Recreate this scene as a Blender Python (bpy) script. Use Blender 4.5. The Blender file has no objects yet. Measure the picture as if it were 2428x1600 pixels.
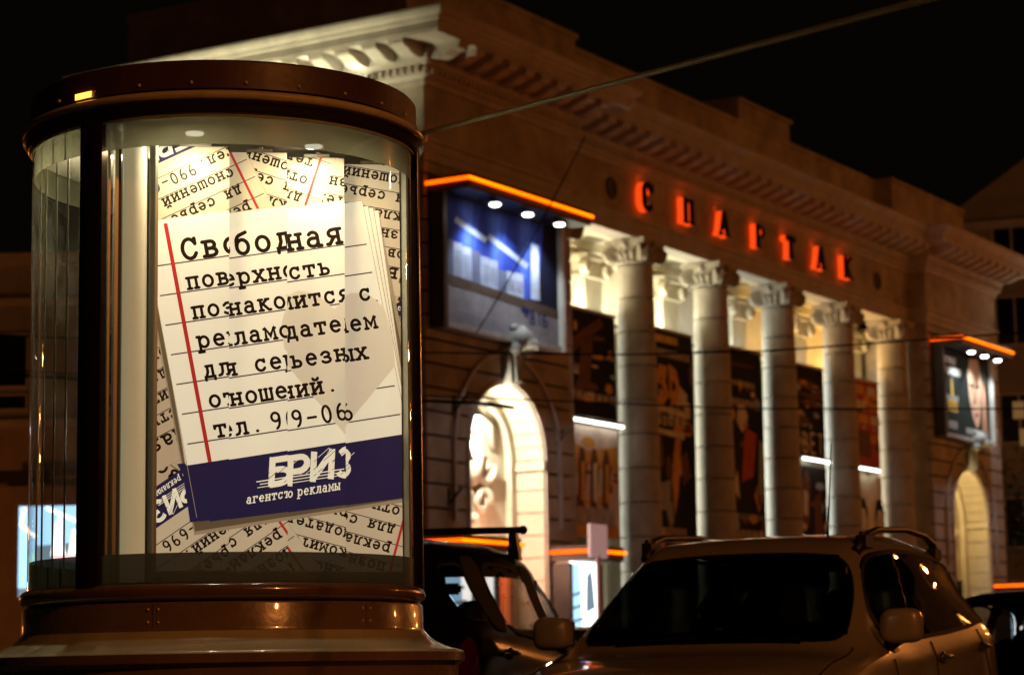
import bpy, bmesh, math, random
from math import sin, cos, pi, radians, sqrt
from mathutils import Vector, Matrix
random.seed(7)
scene = bpy.context.scene
COL = scene.collection

# ------------------------------------------------------------------ camera
PITCH, ROLL, EYE = radians(8.35), radians(0.95), 0.95
cam_data = bpy.data.cameras.new('camera')
cam = bpy.data.objects.new('camera', cam_data); COL.objects.link(cam)
fwd = Vector((0, cos(PITCH), sin(PITCH))); up0 = Vector((0, -sin(PITCH), cos(PITCH))); rt0 = Vector((1, 0, 0))
rt = rt0*cos(ROLL) - up0*sin(ROLL); up = up0*cos(ROLL) + rt0*sin(ROLL)
m = Matrix((rt, up, -fwd)).transposed().to_4x4(); m.translation = (0, 0, EYE)
cam.matrix_world = m
cam_data.sensor_width = 36.0
cam_data.lens = 5460.0/2428.0*36.0
cam_data.clip_start = 0.1; cam_data.clip_end = 2000
cam_data.dof.use_dof = True
cam_data.dof.focus_distance = 8.1
cam_data.dof.aperture_fstop = 4.6
scene.camera = cam

# ------------------------------------------------------------------ world: night sky
world = bpy.data.worlds.new('World'); scene.world = world; world.use_nodes = True
nt = world.node_tree; nt.nodes.clear()
sky = nt.nodes.new('ShaderNodeTexSky'); sky.sky_type = 'NISHITA'; sky.sun_disc = False
sky.sun_elevation = radians(-3.5); sky.sun_rotation = radians(250)
bgd = nt.nodes.new('ShaderNodeBackground'); bgd.inputs['Strength'].default_value = 0.004
glow = nt.nodes.new('ShaderNodeBackground'); glow.inputs['Color'].default_value = (1, 0.62, 0.34, 1); glow.inputs['Strength'].default_value = 0.0016
add = nt.nodes.new('ShaderNodeAddShader'); outw = nt.nodes.new('ShaderNodeOutputWorld')
nt.links.new(sky.outputs[0], bgd.inputs['Color']); nt.links.new(bgd.outputs[0], add.inputs[0]); nt.links.new(glow.outputs[0], add.inputs[1])
nt.links.new(add.outputs[0], outw.inputs['Surface'])
scene.view_settings.view_transform = 'Standard'; scene.view_settings.look = 'None'
scene.view_settings.exposure = 0.0; scene.view_settings.gamma = 1.0; scene.view_settings.use_curve_mapping = False
scene.cycles.use_denoising = True
scene.cycles.max_bounces = 8; scene.cycles.transparent_max_bounces = 16
scene.cycles.sample_clamp_indirect = 4.0
scene.cycles.caustics_reflective = False; scene.cycles.caustics_refractive = False
SODIUM = (1.0, 0.30, 0.058)

# ------------------------------------------------------------------ materials
MATS = {}
def mat(name, color=(.5, .5, .5), rough=.6, metal=0., noise=0., nscale=3., bump=0., bscale=20., emit=None, estr=0., spec=.5, coat=0., alpha=None, color2=None, aniso=0):
    if name in MATS: return MATS[name]
    m = bpy.data.materials.new(name); m.use_nodes = True; t = m.node_tree
    b = t.nodes['Principled BSDF']
    b.inputs['Base Color'].default_value = (*color, 1); b.inputs['Roughness'].default_value = rough; b.inputs['Metallic'].default_value = metal
    b.inputs['Specular IOR Level'].default_value = spec
    if coat: b.inputs['Coat Weight'].default_value = coat; b.inputs['Coat Roughness'].default_value = .04
    tc = t.nodes.new('ShaderNodeTexCoord')
    if noise or color2:
        n = t.nodes.new('ShaderNodeTexNoise'); n.inputs['Scale'].default_value = nscale; n.inputs['Detail'].default_value = 6; n.inputs['Roughness'].default_value = .65
        t.links.new(tc.outputs['Object'], n.inputs['Vector'])
        r = t.nodes.new('ShaderNodeValToRGB'); r.color_ramp.elements[0].position = .32; r.color_ramp.elements[1].position = .7
        c2 = color2 or tuple(max(0, c*(1-noise)) for c in color); c1 = color if color2 else tuple(min(1, c*(1+noise*.5)) for c in color)
        r.color_ramp.elements[0].color = (*c2, 1); r.color_ramp.elements[1].color = (*c1, 1)
        t.links.new(n.outputs[0], r.inputs[0]); t.links.new(r.outputs[0], b.inputs['Base Color'])
    if bump:
        n2 = t.nodes.new('ShaderNodeTexNoise'); n2.inputs['Scale'].default_value = bscale; n2.inputs['Detail'].default_value = 8
        t.links.new(tc.outputs['Object'], n2.inputs['Vector'])
        bp = t.nodes.new('ShaderNodeBump'); bp.inputs['Strength'].default_value = bump; bp.inputs['Distance'].default_value = .02
        t.links.new(n2.outputs[0], bp.inputs['Height']); t.links.new(bp.outputs[0], b.inputs['Normal'])
        n3 = t.nodes.new('ShaderNodeMapRange'); n3.inputs['To Min'].default_value = max(0, rough-.1); n3.inputs['To Max'].default_value = min(1, rough+.12)
        t.links.new(n2.outputs[0], n3.inputs['Value']); t.links.new(n3.outputs[0], b.inputs['Roughness'])
    if emit:
        b.inputs['Emission Color'].default_value = (*emit, 1); b.inputs['Emission Strength'].default_value = estr
    MATS[name] = m
    return m
def glass(name, tint=(1, 1, 1), refl=1.0, rough=.0, veil=0.):
    m = bpy.data.materials.new(name); m.use_nodes = True; t = m.node_tree; t.nodes.clear()
    tr = t.nodes.new('ShaderNodeBsdfTransparent'); tr.inputs[0].default_value = (*tint, 1)
    gl = t.nodes.new('ShaderNodeBsdfGlossy'); gl.inputs['Roughness'].default_value = rough
    lwt = t.nodes.new('ShaderNodeLayerWeight'); lwt.inputs['Blend'].default_value = .5
    pw = t.nodes.new('ShaderNodeMath'); pw.operation = 'POWER'; pw.inputs[1].default_value = 5; t.links.new(lwt.outputs['Facing'], pw.inputs[0])
    mu = t.nodes.new('ShaderNodeMath'); mu.operation = 'MULTIPLY_ADD'; mu.inputs[1].default_value = .9*refl; mu.inputs[2].default_value = .06*refl; t.links.new(pw.outputs[0], mu.inputs[0])
    mx = t.nodes.new('ShaderNodeMixShader'); o = t.nodes.new('ShaderNodeOutputMaterial')
    t.links.new(mu.outputs[0], mx.inputs[0]); t.links.new(tr.outputs[0], mx.inputs[1]); t.links.new(gl.outputs[0], mx.inputs[2])
    last = mx
    if veil:   # thin film of dust and scratches
        df = t.nodes.new('ShaderNodeBsdfDiffuse'); df.inputs[0].default_value = (.6, .6, .5, 1)
        tc = t.nodes.new('ShaderNodeTexCoord'); n = t.nodes.new('ShaderNodeTexNoise'); n.inputs['Scale'].default_value = 3.5; n.inputs['Detail'].default_value = 9; n.inputs['Roughness'].default_value = .75
        t.links.new(tc.outputs['Object'], n.inputs['Vector'])
        mr = t.nodes.new('ShaderNodeMapRange'); mr.inputs['From Min'].default_value = .45; mr.inputs['From Max'].default_value = .85; mr.inputs['To Min'].default_value = veil*.25; mr.inputs['To Max'].default_value = veil*3
        t.links.new(n.outputs[0], mr.inputs['Value'])
        m2 = t.nodes.new('ShaderNodeMixShader'); t.links.new(mr.outputs[0], m2.inputs[0]); t.links.new(mx.outputs[0], m2.inputs[1]); t.links.new(df.outputs[0], m2.inputs[2]); last = m2
    t.links.new(last.outputs[0], o.inputs['Surface']); MATS[name] = m
    return m
def frosted(name, color=(.8, .8, .74), through=.3):
    m = bpy.data.materials.new(name); m.use_nodes = True; t = m.node_tree; t.nodes.clear()
    tl = t.nodes.new('ShaderNodeBsdfTranslucent'); tl.inputs[0].default_value = (*color, 1)
    df = t.nodes.new('ShaderNodeBsdfDiffuse'); df.inputs[0].default_value = (*[c*.7 for c in color], 1)
    tr = t.nodes.new('ShaderNodeBsdfTransparent'); gl = t.nodes.new('ShaderNodeBsdfGlossy'); gl.inputs['Roughness'].default_value = .25
    a = t.nodes.new('ShaderNodeMixShader'); a.inputs[0].default_value = .5; b = t.nodes.new('ShaderNodeMixShader'); b.inputs[0].default_value = through
    c = t.nodes.new('ShaderNodeMixShader'); c.inputs[0].default_value = .08; o = t.nodes.new('ShaderNodeOutputMaterial')
    t.links.new(tl.outputs[0], a.inputs[1]); t.links.new(df.outputs[0], a.inputs[2]); t.links.new(a.outputs[0], b.inputs[1]); t.links.new(tr.outputs[0], b.inputs[2])
    t.links.new(b.outputs[0], c.inputs[1]); t.links.new(gl.outputs[0], c.inputs[2]); t.links.new(c.outputs[0], o.inputs['Surface']); MATS[name] = m
    return m
def emitter(name, color, strength):
    m = bpy.data.materials.new(name); m.use_nodes = True; t = m.node_tree; t.nodes.clear()
    e = t.nodes.new('ShaderNodeEmission'); e.inputs[0].default_value = (*color, 1); e.inputs[1].default_value = strength
    o = t.nodes.new('ShaderNodeOutputMaterial'); t.links.new(e.outputs[0], o.inputs['Surface']); MATS[name] = m
    return m
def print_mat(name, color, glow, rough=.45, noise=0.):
    """printed sheet: paper colour plus an added glow of that colour to even the lamplight"""
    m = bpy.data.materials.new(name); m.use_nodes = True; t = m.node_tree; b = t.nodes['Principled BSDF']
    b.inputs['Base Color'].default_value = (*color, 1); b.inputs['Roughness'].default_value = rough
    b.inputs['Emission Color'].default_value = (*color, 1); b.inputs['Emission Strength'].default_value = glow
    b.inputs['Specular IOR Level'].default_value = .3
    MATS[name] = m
    return m

STUCCO = mat('wall_stucco', (.44, .36, .27), .85, noise=.42, nscale=1.1, bump=.35, bscale=14)
STUCCO_IN = mat('wall_stucco_pale', (.66, .60, .46), .85, noise=.14, nscale=2, bump=.25, bscale=18)
TRIM = mat('moulding_stucco', (.50, .43, .36), .8, noise=.22, nscale=2.2, bump=.25, bscale=24)
JOINT = mat('joint_dark', (.13, .10, .08), .95)
BLACKMETAL = mat('black_painted_metal', (.010, .010, .010), .38, noise=.3, nscale=8, bump=.05, bscale=60)
DARKMETAL = mat('dark_frame_metal', (.035, .028, .024), .5, noise=.3, nscale=5)
BROWN = mat('brown_gloss_paint', (.105, .060, .038), .28, noise=.35, nscale=4, bump=.05, bscale=35, coat=.7)
BEIGE = mat('grey_gloss_paint', (.30, .28, .22), .30, noise=.25, nscale=4, bump=.06, bscale=30, coat=.6)
CHROME = mat('brass_tube', (.85, .74, .48), .24, metal=.35, noise=.2, nscale=12)
SILVER = mat('satin_aluminium', (.74, .71, .62), .32, metal=.85, noise=.1, nscale=6)
PALEPANEL = mat('pale_enamel', (.70, .68, .58), .4, noise=.1, nscale=4)
ASPHALT = mat('asphalt', (.05, .05, .05), .8, noise=.35, nscale=9, bump=.5, bscale=60)
PAVING = mat('paving_stone', (.12, .11, .10), .8, noise=.3, nscale=3, bump=.4, bscale=30)
CLEAR = glass('clear_glass', (.97, .98, .96), 1.0, .0, veil=.035)
PANE = glass('window_glass', (.5, .52, .5), 1.0)
FROST = frosted('frosted_film', (.17, .17, .115), .03)
WHITE_LAMP = emitter('white_lamp_glow', (.95, 1.0, 1.0), 14)
NEON = emitter('orange_red_neon', (1.0, .085, .0), 3.6)
NEON_HOT = emitter('neon_core', (1.0, .42, .0), 2.6)
BOX_LIGHT = emitter('cool_light_box', (.72, .92, 1.0), 3.2)

# ------------------------------------------------------------------ mesh helpers
def mesh_obj(name, verts, faces, material, parent=None, mats=None, fmat=None, smooth=False, loc=None):
    me = bpy.data.meshes.new(name); me.from_pydata([tuple(v) for v in verts], [], faces)
    for mm in (mats or [material]): me.materials.append(mm)
    if fmat: me.polygons.foreach_set('material_index', fmat)
    if smooth: me.polygons.foreach_set('use_smooth', [True]*len(me.polygons))
    me.update()
    o = bpy.data.objects.new(name, me); COL.objects.link(o)
    if parent: o.parent = parent
    if loc: o.location = loc
    return o
def thing(name, label, cat, loc=(0, 0, 0), rz=0, group=None, parent_frame=None):
    o = bpy.data.objects.new(name, None); COL.objects.link(o); o.empty_display_size = .2
    M = Matrix.Translation(loc) @ Matrix.Rotation(rz, 4, 'Z')
    if parent_frame is not None: M = parent_frame @ M
    o.matrix_world = M
    tag(o, label, cat, group); return o
def tag(o, label, cat, group=None):
    o['label'] = label; o['category'] = cat
    if group: o['group'] = group
    return o
def structure(o): o['kind'] = 'structure'; return o
class MB:
    def __init__(s): s.v = []; s.f = []; s.m = []; s.sm = False
    def add(s, vs, fs, mi=0):
        n = len(s.v); s.v += [tuple(v) for v in vs]; s.f += [tuple(i+n for i in f) for f in fs]; s.m += [mi]*len(fs); return s
    def box(s, x0, x1, y0, y1, z0, z1, b=0., mi=0):
        if b <= 0:
            vs = [(x, y, z) for z in (z0, z1) for y in (y0, y1) for x in (x0, x1)]
            return s.add(vs, [(0, 2, 3, 1), (4, 5, 7, 6), (0, 1, 5, 4), (2, 6, 7, 3), (0, 4, 6, 2), (1, 3, 7, 5)], mi)
        bm = bmesh.new(); bmesh.ops.create_cube(bm, size=1)
        for v in bm.verts: v.co = ((x0+x1)/2+v.co.x*(x1-x0), (y0+y1)/2+v.co.y*(y1-y0), (z0+z1)/2+v.co.z*(z1-z0))
        bmesh.ops.bevel(bm, geom=bm.edges[:], offset=b, segments=2, affect='EDGES')
        bm.verts.index_update(); r = s.add([v.co[:] for v in bm.verts], [[v.index for v in f.verts] for f in bm.faces], mi); bm.free(); return r
    def prism(s, poly, y0, y1, mi=0, axes='xz'):
        """poly: list of (x, z); extruded from y0 to y1"""
        n = len(poly)
        f = (lambda p, y: (p[0], y, p[1])) if axes == 'xz' else ((lambda p, y: (p[0], p[1], y)) if axes == 'xy' else (lambda p, y: (y, p[0], p[1])))
        vs = [f(p, y0) for p in poly]+[f(p, y1) for p in poly]
        return s.add(vs, [tuple(range(n))[::-1], tuple(range(n, 2*n))]+[(i, (i+1) % n, n+(i+1) % n, n+i) for i in range(n)], mi)
    def lathe(s, prof, seg=48, a0=0, a1=2*pi, c=(0, 0, 0), axis='z', mi=0, cap=False):
        full = abs(a1-a0-2*pi) < 1e-6; n = seg if full else seg+1; vs = []
        for k in range(n):
            a = a0+(a1-a0)*k/seg
            for r, z in prof:
                p = (r*cos(a), r*sin(a), z)
                if axis == 'x': p = (p[2], p[0], p[1])
                if axis == 'y': p = (p[0], p[2], p[1])
                vs.append((c[0]+p[0], c[1]+p[1], c[2]+p[2]))
        m_ = len(prof); fs = []
        for k in range(seg):
            k2 = (k+1) % n
            for j in range(m_-1): fs.append((k*m_+j, k2*m_+j, k2*m_+j+1, k*m_+j+1))
        return s.add(vs, fs, mi)
    def tube(s, pts, r, seg=8, closed=False, mi=0, cap=True):
        pts = [Vector(p) for p in pts]; n = len(pts); rr = r if isinstance(r, (list, tuple)) else [r]*n; vs = []; prev = None
        for i, p in enumerate(pts):
            a = pts[(i-1) % n] if (closed or i > 0) else p; b = pts[(i+1) % n] if (closed or i < n-1) else p
            t = (b-a).normalized()
            if prev is None:
                u = t.orthogonal().normalized()
            else:
                u = (prev - t*prev.dot(t)).normalized()
            prev = u; w = t.cross(u)
            for k in range(seg):
                q = p+(u*cos(2*pi*k/seg)+w*sin(2*pi*k/seg))*rr[i]; vs.append(q[:])
        fs = []
        for i in range(n if closed else n-1):
            i2 = (i+1) % n
            for k in range(seg): fs.append((i*seg+k, i*seg+(k+1) % seg, i2*seg+(k+1) % seg, i2*seg+k))
        if cap and not closed: fs += [tuple(range(seg))[::-1], tuple(range((n-1)*seg, n*seg))]
        return s.add(vs, fs, mi)
    def ball(s, c, r, seg=12, rings=8, mi=0, scale=(1, 1, 1)):
        vs = [(c[0], c[1], c[2]+r*scale[2])]
        for i in range(1, rings):
            a = pi*i/rings
            for k in range(seg):
                b = 2*pi*k/seg; vs.append((c[0]+r*sin(a)*cos(b)*scale[0], c[1]+r*sin(a)*sin(b)*scale[1], c[2]+r*cos(a)*scale[2]))
        vs.append((c[0], c[1], c[2]-r*scale[2])); fs = [(0, 1+k, 1+(k+1) % seg) for k in range(seg)]
        for i in range(rings-2):
            for k in range(seg): fs.append((1+i*seg+k, 1+(i+1)*seg+k, 1+(i+1)*seg+(k+1) % seg, 1+i*seg+(k+1) % seg))
        L = len(vs)-1; o = 1+(rings-2)*seg; fs += [(L, o+(k+1) % seg, o+k) for k in range(seg)]
        return s.add(vs, fs, mi)
    def obj(s, name, material, parent=None, smooth=False, mats=None, auto=None):
        o = mesh_obj(name, s.v, s.f, material, parent, mats=mats, fmat=s.m if mats else None, smooth=smooth)
        if auto is not None:
            o.data.polygons.foreach_set('use_smooth', [True]*len(o.data.polygons))
            bm = bmesh.new(); bm.from_mesh(o.data); bmesh.ops.recalc_face_normals(bm, faces=bm.faces[:])
            for e in bm.edges:
                if len(e.link_faces) == 2 and e.calc_face_angle(0) > auto: e.smooth = False
            bm.to_mesh(o.data); bm.free()
        return o
def lamp(kind, name, loc, energy, color, parent=None, size=.1, aim=None, angle=None, frame=None, blend=.6):
    d = bpy.data.lights.new(name, kind); d.energy = energy; d.color = color
    if kind in ('POINT', 'SPOT'): d.shadow_soft_size = size
    if kind == 'AREA':
        if isinstance(size, tuple): d.shape = 'RECTANGLE'; d.size, d.size_y = size
        else: d.shape = 'DISK'; d.size = size
    if kind == 'SPOT': d.spot_size = angle or radians(90); d.spot_blend = blend
    o = bpy.data.objects.new(name, d); COL.objects.link(o)
    M = Matrix.Translation(loc)
    if aim is not None:
        M = M @ (Vector(aim)-Vector(loc)).to_track_quat('-Z', 'Y').to_matrix().to_4x4()
    if frame is not None: M = frame @ M
    if parent is not None:
        o.parent = parent; o.matrix_world = M
        bpy.context.view_layer.update()
        o.matrix_parent_inverse = Matrix.Identity(4); o.matrix_basis = parent.matrix_world.inverted() @ M
    else: o.matrix_world = M
    return o
def copy_thing(root, M, label, group=None):
    r = root.copy(); COL.objects.link(r); r.matrix_world = M; r['label'] = label
    if group: r['group'] = group
    for ch in list(root.children):
        c = ch.copy(); COL.objects.link(c); c.parent = r
        for g in list(ch.children):
            d = g.copy(); COL.objects.link(d); d.parent = c
    return r

# ------------------------------------------------------------------ stroke lettering (flat ribbons)
def arc(cx, cy, rx, ry, a0, a1, n=10):
    return [(cx+rx*cos(radians(a0+(a1-a0)*i/n)), cy+ry*sin(radians(a0+(a1-a0)*i/n))) for i in range(n+1)]
H = .43
def serif(x, y, w=.075): return [(x-w, y), (x+w, y)]
G = {
 ' ': [], '.': [[(.29, .03), (.31, .03)]], '-': [[(.14, .27), (.46, .27)]],
 'а': [arc(.28, .31, .13, .12, 150, 0, 8)+[(.41, .06), (.41, .0), (.50, .0)], arc(.27, .13, .15, .13, 60, 330, 12)[0:1]+arc(.26, .125, .145, .125, 75, 350, 12)],
 'б': [arc(.30, .21, .17, .21, 90, 450, 18), [(.13, .23)]+arc(.33, .36, .19, .22, 185, 110, 6)+[(.45, .63)]],
 'в': [[(.08, H), (.30, H)]+arc(.31, .325, .115, .105, 90, -90, 6)+[(.17, .22)], [(.30, .22)]+arc(.32, .11, .135, .11, 90, -90, 7)+[(.08, 0)], [(.17, H), (.17, 0)]],
 'г': [[(.08, 0), (.28, 0)], [(.18, 0), (.18, H)], [(.08, H), (.46, H), (.46, .32)]],
 'д': [[(.13, -.12), (.13, 0), (.49, 0), (.49, -.12)], [(.43, 0), (.43, H), (.19, H)], [(.24, H), (.24, .2), (.16, 0)]],
 'е': [[(.12, .23), (.47, .23)]+arc(.30, .23, .17, .2, 0, 180, 10)+arc(.31, .21, .18, .21, 180, 310, 8)],
 'з': [[(.13, .34)]+arc(.29, .325, .14, .105, 150, -90, 9)+[(.24, .22)], [(.30, .22)]+arc(.29, .11, .17, .11, 90, -155, 10)],
 'и': [serif(.15, H), serif(.45, H), serif(.15, 0), serif(.45, 0), [(.15, H), (.15, 0)], [(.45, H), (.45, 0)], [(.15, .06), (.45, H-.06)]],
 'й': [serif(.15, H), serif(.45, H), serif(.15, 0), serif(.45, 0), [(.15, H), (.15, 0)], [(.45, H), (.45, 0)], [(.15, .06), (.45, H-.06)], arc(.30, .62, .10, .07, 180, 360, 8)],
 'к': [serif(.15, H), serif(.15, 0), [(.15, H), (.15, 0)], [(.42, H), (.17, .21)], serif(.42, H, .06), [(.25, .24), (.44, 0), (.52, 0)]],
 'л': [serif(.45, 0), [(.45, 0), (.45, H), (.16, H)], [(.23, H), (.22, .14), (.17, .03), (.07, .0)]],
 'м': [serif(.12, 0, .06), serif(.49, 0, .06), [(.12, 0), (.14, H), (.305, .13), (.47, H), (.49, 0)], serif(.11, H, .03), serif(.49, H, .03)],
 'н': [serif(.15, H), serif(.45, H), serif(.15, 0), serif(.45, 0), [(.15, H), (.15, 0)], [(.45, H), (.45, 0)], [(.15, .22), (.45, .22)]],
 'о': [arc(.30, .215, .18, .215, 0, 360, 20)],
 'п': [[(.08, H), (.52, H)], serif(.16, 0), serif(.44, 0), [(.16, H), (.16, 0)], [(.44, H), (.44, 0)]],
 'р': [arc(.31, .215, .17, .205, 165, -165, 16), [(.06, H), (.14, H), (.14, -.18)], [(.06, -.18), (.26, -.18)]],
 'с': [[(.45, H), (.45, .33)], arc(.30, .215, .175, .215, 40, 325, 16)],
 'т': [[(.10, .33), (.10, H), (.50, H), (.50, .33)], [(.30, H), (.30, 0)], serif(.30, 0, .1)],
 'х': [[(.13, H), (.46, 0)], [(.46, H), (.13, 0)], serif(.14, H, .06), serif(.45, H, .06), serif(.13, 0, .07), serif(.47, 0, .07)],
 'ш': [[(.09, H), (.09, 0), (.51, 0), (.51, H)], [(.30, H), (.30, 0)], serif(.09, H, .04), serif(.30, H, .04), serif(.51, H, .04)],
 'ы': [[(.05, H), (.12, H), (.12, 0)], [(.05, 0), (.22, 0)]+arc(.22, .12, .12, .12, -90, 90, 8)+[(.12, .24)], [(.49, H), (.49, 0)], serif(.49, 0, .06), serif(.49, H, .06)],
 'ь': [[(.10, H), (.19, H), (.19, 0)], [(.10, 0), (.32, 0)]+arc(.33, .12, .13, .12, -90, 90, 8)+[(.19, .24)]],
 'я': [[(.52, H), (.30, H)]+arc(.29, .315, .14, .11, 90, 270, 8)+[(.43, .205)], [(.43, H), (.43, 0)], [(.30, .2), (.15, 0), (.08, 0)], serif(.43, 0)],
 'С': [[(.47, .58), (.47, .42)], arc(.29, .29, .2, .29, 35, 330, 18)],
 '9': [arc(.30, .44, .15, .16, 0, 360, 16), [(.45, .44)]+arc(.25, .35, .20, .36, 10, -75, 8)],
 '6': [arc(.30, .17, .15, .17, 0, 360, 16), [(.15, .19)]+arc(.36, .25, .21, .36, 190, 105, 8)],
 '0': [arc(.30, .30, .155, .31, 0, 360, 20)],
}
def ribbon(pts, w, caps=True):
    """convex pieces of a thick line"""
    out = []; P = [Vector(p) for p in pts]
    clean = [P[0]]
    for p in P[1:]:
        if (p-clean[-1]).length > 1e-6: clean.append(p)
    P = clean; n = len(P)
    if n < 2: return out
    closed = (P[0]-P[-1]).length < w*.3 and n > 6
    L = []; R = []
    for i in range(n):
        a = P[i-1] if i > 0 else (P[-2] if closed else P[i]); b = P[i+1] if i < n-1 else (P[1] if closed else P[i])
        d1 = (P[i]-a); d2 = (b-P[i])
        if d1.length < 1e-7: d1 = d2
        if d2.length < 1e-7: d2 = d1
        d1 = d1.normalized(); d2 = d2.normalized(); t = (d1+d2)
        t = t.normalized() if t.length > 1e-5 else d1
        nn = Vector((-t.y, t.x)); k = w/2/max(.45, nn.dot(Vector((-d1.y, d1.x))))
        L.append(P[i]+nn*k); R.append(P[i]-nn*k)
    for i in range(n-1): out.append([L[i][:], R[i][:], R[i+1][:], L[i+1][:]])
    if caps and not closed:
        for (c, d) in ((P[0], P[0]-P[1]), (P[-1], P[-1]-P[-2])):
            a0 = math.atan2(d.y, d.x)-pi/2
            out.append([(c.x+w/2*cos(a0+pi*i/6), c.y+w/2*sin(a0+pi*i/6)) for i in range(7)])
    return out
class Print:
    """flat printed artwork: convex polygons with a layer height and a colour index"""
    def __init__(s): s.p = []; s.lay = 0
    def poly(s, pts, z, c): s.p.append((list(pts), z, c))
    def line(s, pts, w, z, c, caps=False):
        for q in ribbon(pts, w, caps): s.p.append((q, z, c))
    def text(s, txt, x, y, adv, w, z, c, slant=0., scale_y=1.):
        k = adv/.6
        for i, ch in enumerate(txt):
            for j, st in enumerate(G.get(ch, [])):
                sy = 1.06 if ch in '960' else 1.
                pts = [((px+py*slant)*k+x+i*adv, py*k*scale_y*sy+y) for px, py in st]
                zz = z+.00002*(j % 8)
                for q in ribbon(pts, w, True): s.p.append((q, zz, c))
    def xf(s, f, dz=0.):
        r = Print(); r.p = [([f(p) for p in q], z+dz, c) for q, z, c in s.p]; return r
def clip_axis(poly, ax, v, keep_less):
    out = []; n = len(poly)
    for i in range(n):
        a = poly[i]; b = poly[(i+1) % n]; ia = (a[ax] <= v) == keep_less; ib = (b[ax] <= v) == keep_less
        if ia: out.append(a)
        if ia != ib:
            t = (v-a[ax])/(b[ax]-a[ax]); out.append((a[0]+(b[0]-a[0])*t, a[1]+(b[1]-a[1])*t))
    return out
def clip_rect(poly, x0, x1, y0, y1):
    for ax, v, kl in ((0, x1, True), (0, x0, False), (1, y1, True), (1, y0, False)):
        poly = clip_axis(poly, ax, v, kl)
        if len(poly) < 3: return None
    return poly

# ================================================================== GROUND
def plane(name, x0, x1, y0, y1, z, material, frame=None):
    o = mesh_obj(name, [(x0, y0, z), (x1, y0, z), (x1, y1, z), (x0, y1, z)], [(0, 1, 2, 3)], material); structure(o)
    if frame is not None: o.matrix_world = frame
    return o
TH = radians(31.4)
U = Vector((sin(TH), cos(TH), 0)); IN = Vector((-cos(TH), sin(TH), 0))     # along the facade, into the building
X_CORNER, DIST = 36.17, 24.0
FB = Matrix((U, IN, Vector((0, 0, 1)))).transposed().to_4x4(); FB.translation = U*X_CORNER+IN*DIST
plane('ground', -900, 900, -900, 900, -.15, ASPHALT)
road = MB().box(-70, 120, -21, -6.0, -.14, -.03).obj('road', ASPHALT); road.matrix_world = FB; structure(road)
pv = MB().box(-70, 120, -5.85, 60, -.14, 0).obj('pavement', PAVING); pv.matrix_world = FB; structure(pv)
kerb = MB().box(-70, 120, -6.0, -5.85, -.14, .03, .02).obj('kerb', mat('kerb_stone', (.25, .24, .22), .8, noise=.3)); kerb.matrix_world = FB; structure(kerb)
near = MB().box(-60, 60, -41, -21.1, -.14, 0.0).obj('near_pavement', PAVING); near.matrix_world = FB; structure(near)
wl = mat('worn_white_road_paint', (.6, .6, .57), .7, noise=.4, nscale=6)
mk = MB()
for i in range(24): mk.box(-60+i*7, -57+i*7, -13.6, -13.45, -.03, -.025)
mk = mk.obj('road_markings', wl); mk.matrix_world = FB; structure(mk)

# ================================================================== ADVERTISING COLUMN
KX, KY = -1.0007, 7.9372
KR = radians(7.186)
kiosk = thing('advertising_column', 'round glazed advertising column with lit paper-note poster under a dark drum cap', 'advertising column', (KX, KY, 0), KR)
KF = kiosk.matrix_world.copy()
MB().lathe([(.0, 2.985), (.35, 2.975), (.62, 2.952), (.668, 2.945), (.674, 2.938), (.674, 2.85), (.66, 2.845)], 96).obj('cap', mat('dark_red_paint', (.085, .040, .030), .42, noise=.35, nscale=3, bump=.05, bscale=30, coat=.25), kiosk, auto=radians(40))
MB().lathe([(.682+.020*cos(a), 2.823+.017*sin(a)) for a in [2*pi*i/16 for i in range(17)]], 96).obj('ring', CHROME, kiosk, smooth=True)
MB().lathe([(.66, 2.806), (.694, 2.806), (.699, 2.801), (.694, 2.794), (.688, 2.79), (.684, 2.775), (.672, 2.763), (.655, 2.763)], 96).obj('collar', mat('bronze_collar', (.12, .075, .035), .16, metal=.8), kiosk, auto=radians(50))
MB().lathe([(.666+.006*cos(a), 2.762+.006*sin(a)) for a in [2*pi*i/8 for i in range(9)]], 96).obj('ring', CHROME, kiosk, smooth=True)
MB().lathe([(.664, 2.763), (.664, 1.256)], 128).obj('glass_cylinder', CLEAR, kiosk, smooth=True)
MB().lathe([(.657, 2.762), (.657, 2.668)], 128).obj('frosted_band', FROST, kiosk, smooth=True)
MB().lathe([(.657, 1.352), (.657, 1.258)], 128).obj('frosted_band', frosted('smoked_film', (.12, .115, .08), .03), kiosk, smooth=True)
MB().lathe([(0, 2.79), (.655, 2.79), (.655, 2.764), (0, 2.764)], 96).obj('ceiling', PALEPANEL, kiosk)
MB().lathe([(0, 1.262), (.655, 1.262), (.655, 1.24), (0, 1.24)], 96).obj('floor_plate', DARKMETAL, kiosk)
prof = [(.60, 1.257)]+[(.662+.028*cos(a), 1.229+.028*sin(a)) for a in [radians(90-180*i/10) for i in range(11)]]+[(.655, 1.200)]
MB().lathe(prof, 96).obj('base_moulding', mat('bronze_gloss_paint', (.16, .085, .045), .22, noise=.3, nscale=5, coat=.8, bump=.04, bscale=30), kiosk, auto=radians(50))
prof = [(.64, 1.2), (.676, 1.197), (.680, 1.19), (.681, 1.118), (.686, 1.106)]
NECK = mat('taupe_gloss_paint', (.20, .135, .085), .25, noise=.25, nscale=4, coat=.8, bump=.05, bscale=28)
MB().lathe(prof, 96).obj('neck', NECK, kiosk, auto=radians(50))
prof = [(.686, 1.106), (.70, 1.090), (.725, 1.072), (.76, 1.056), (.80, 1.045), (.816, 1.040), (.82, 1.034)]
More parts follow.
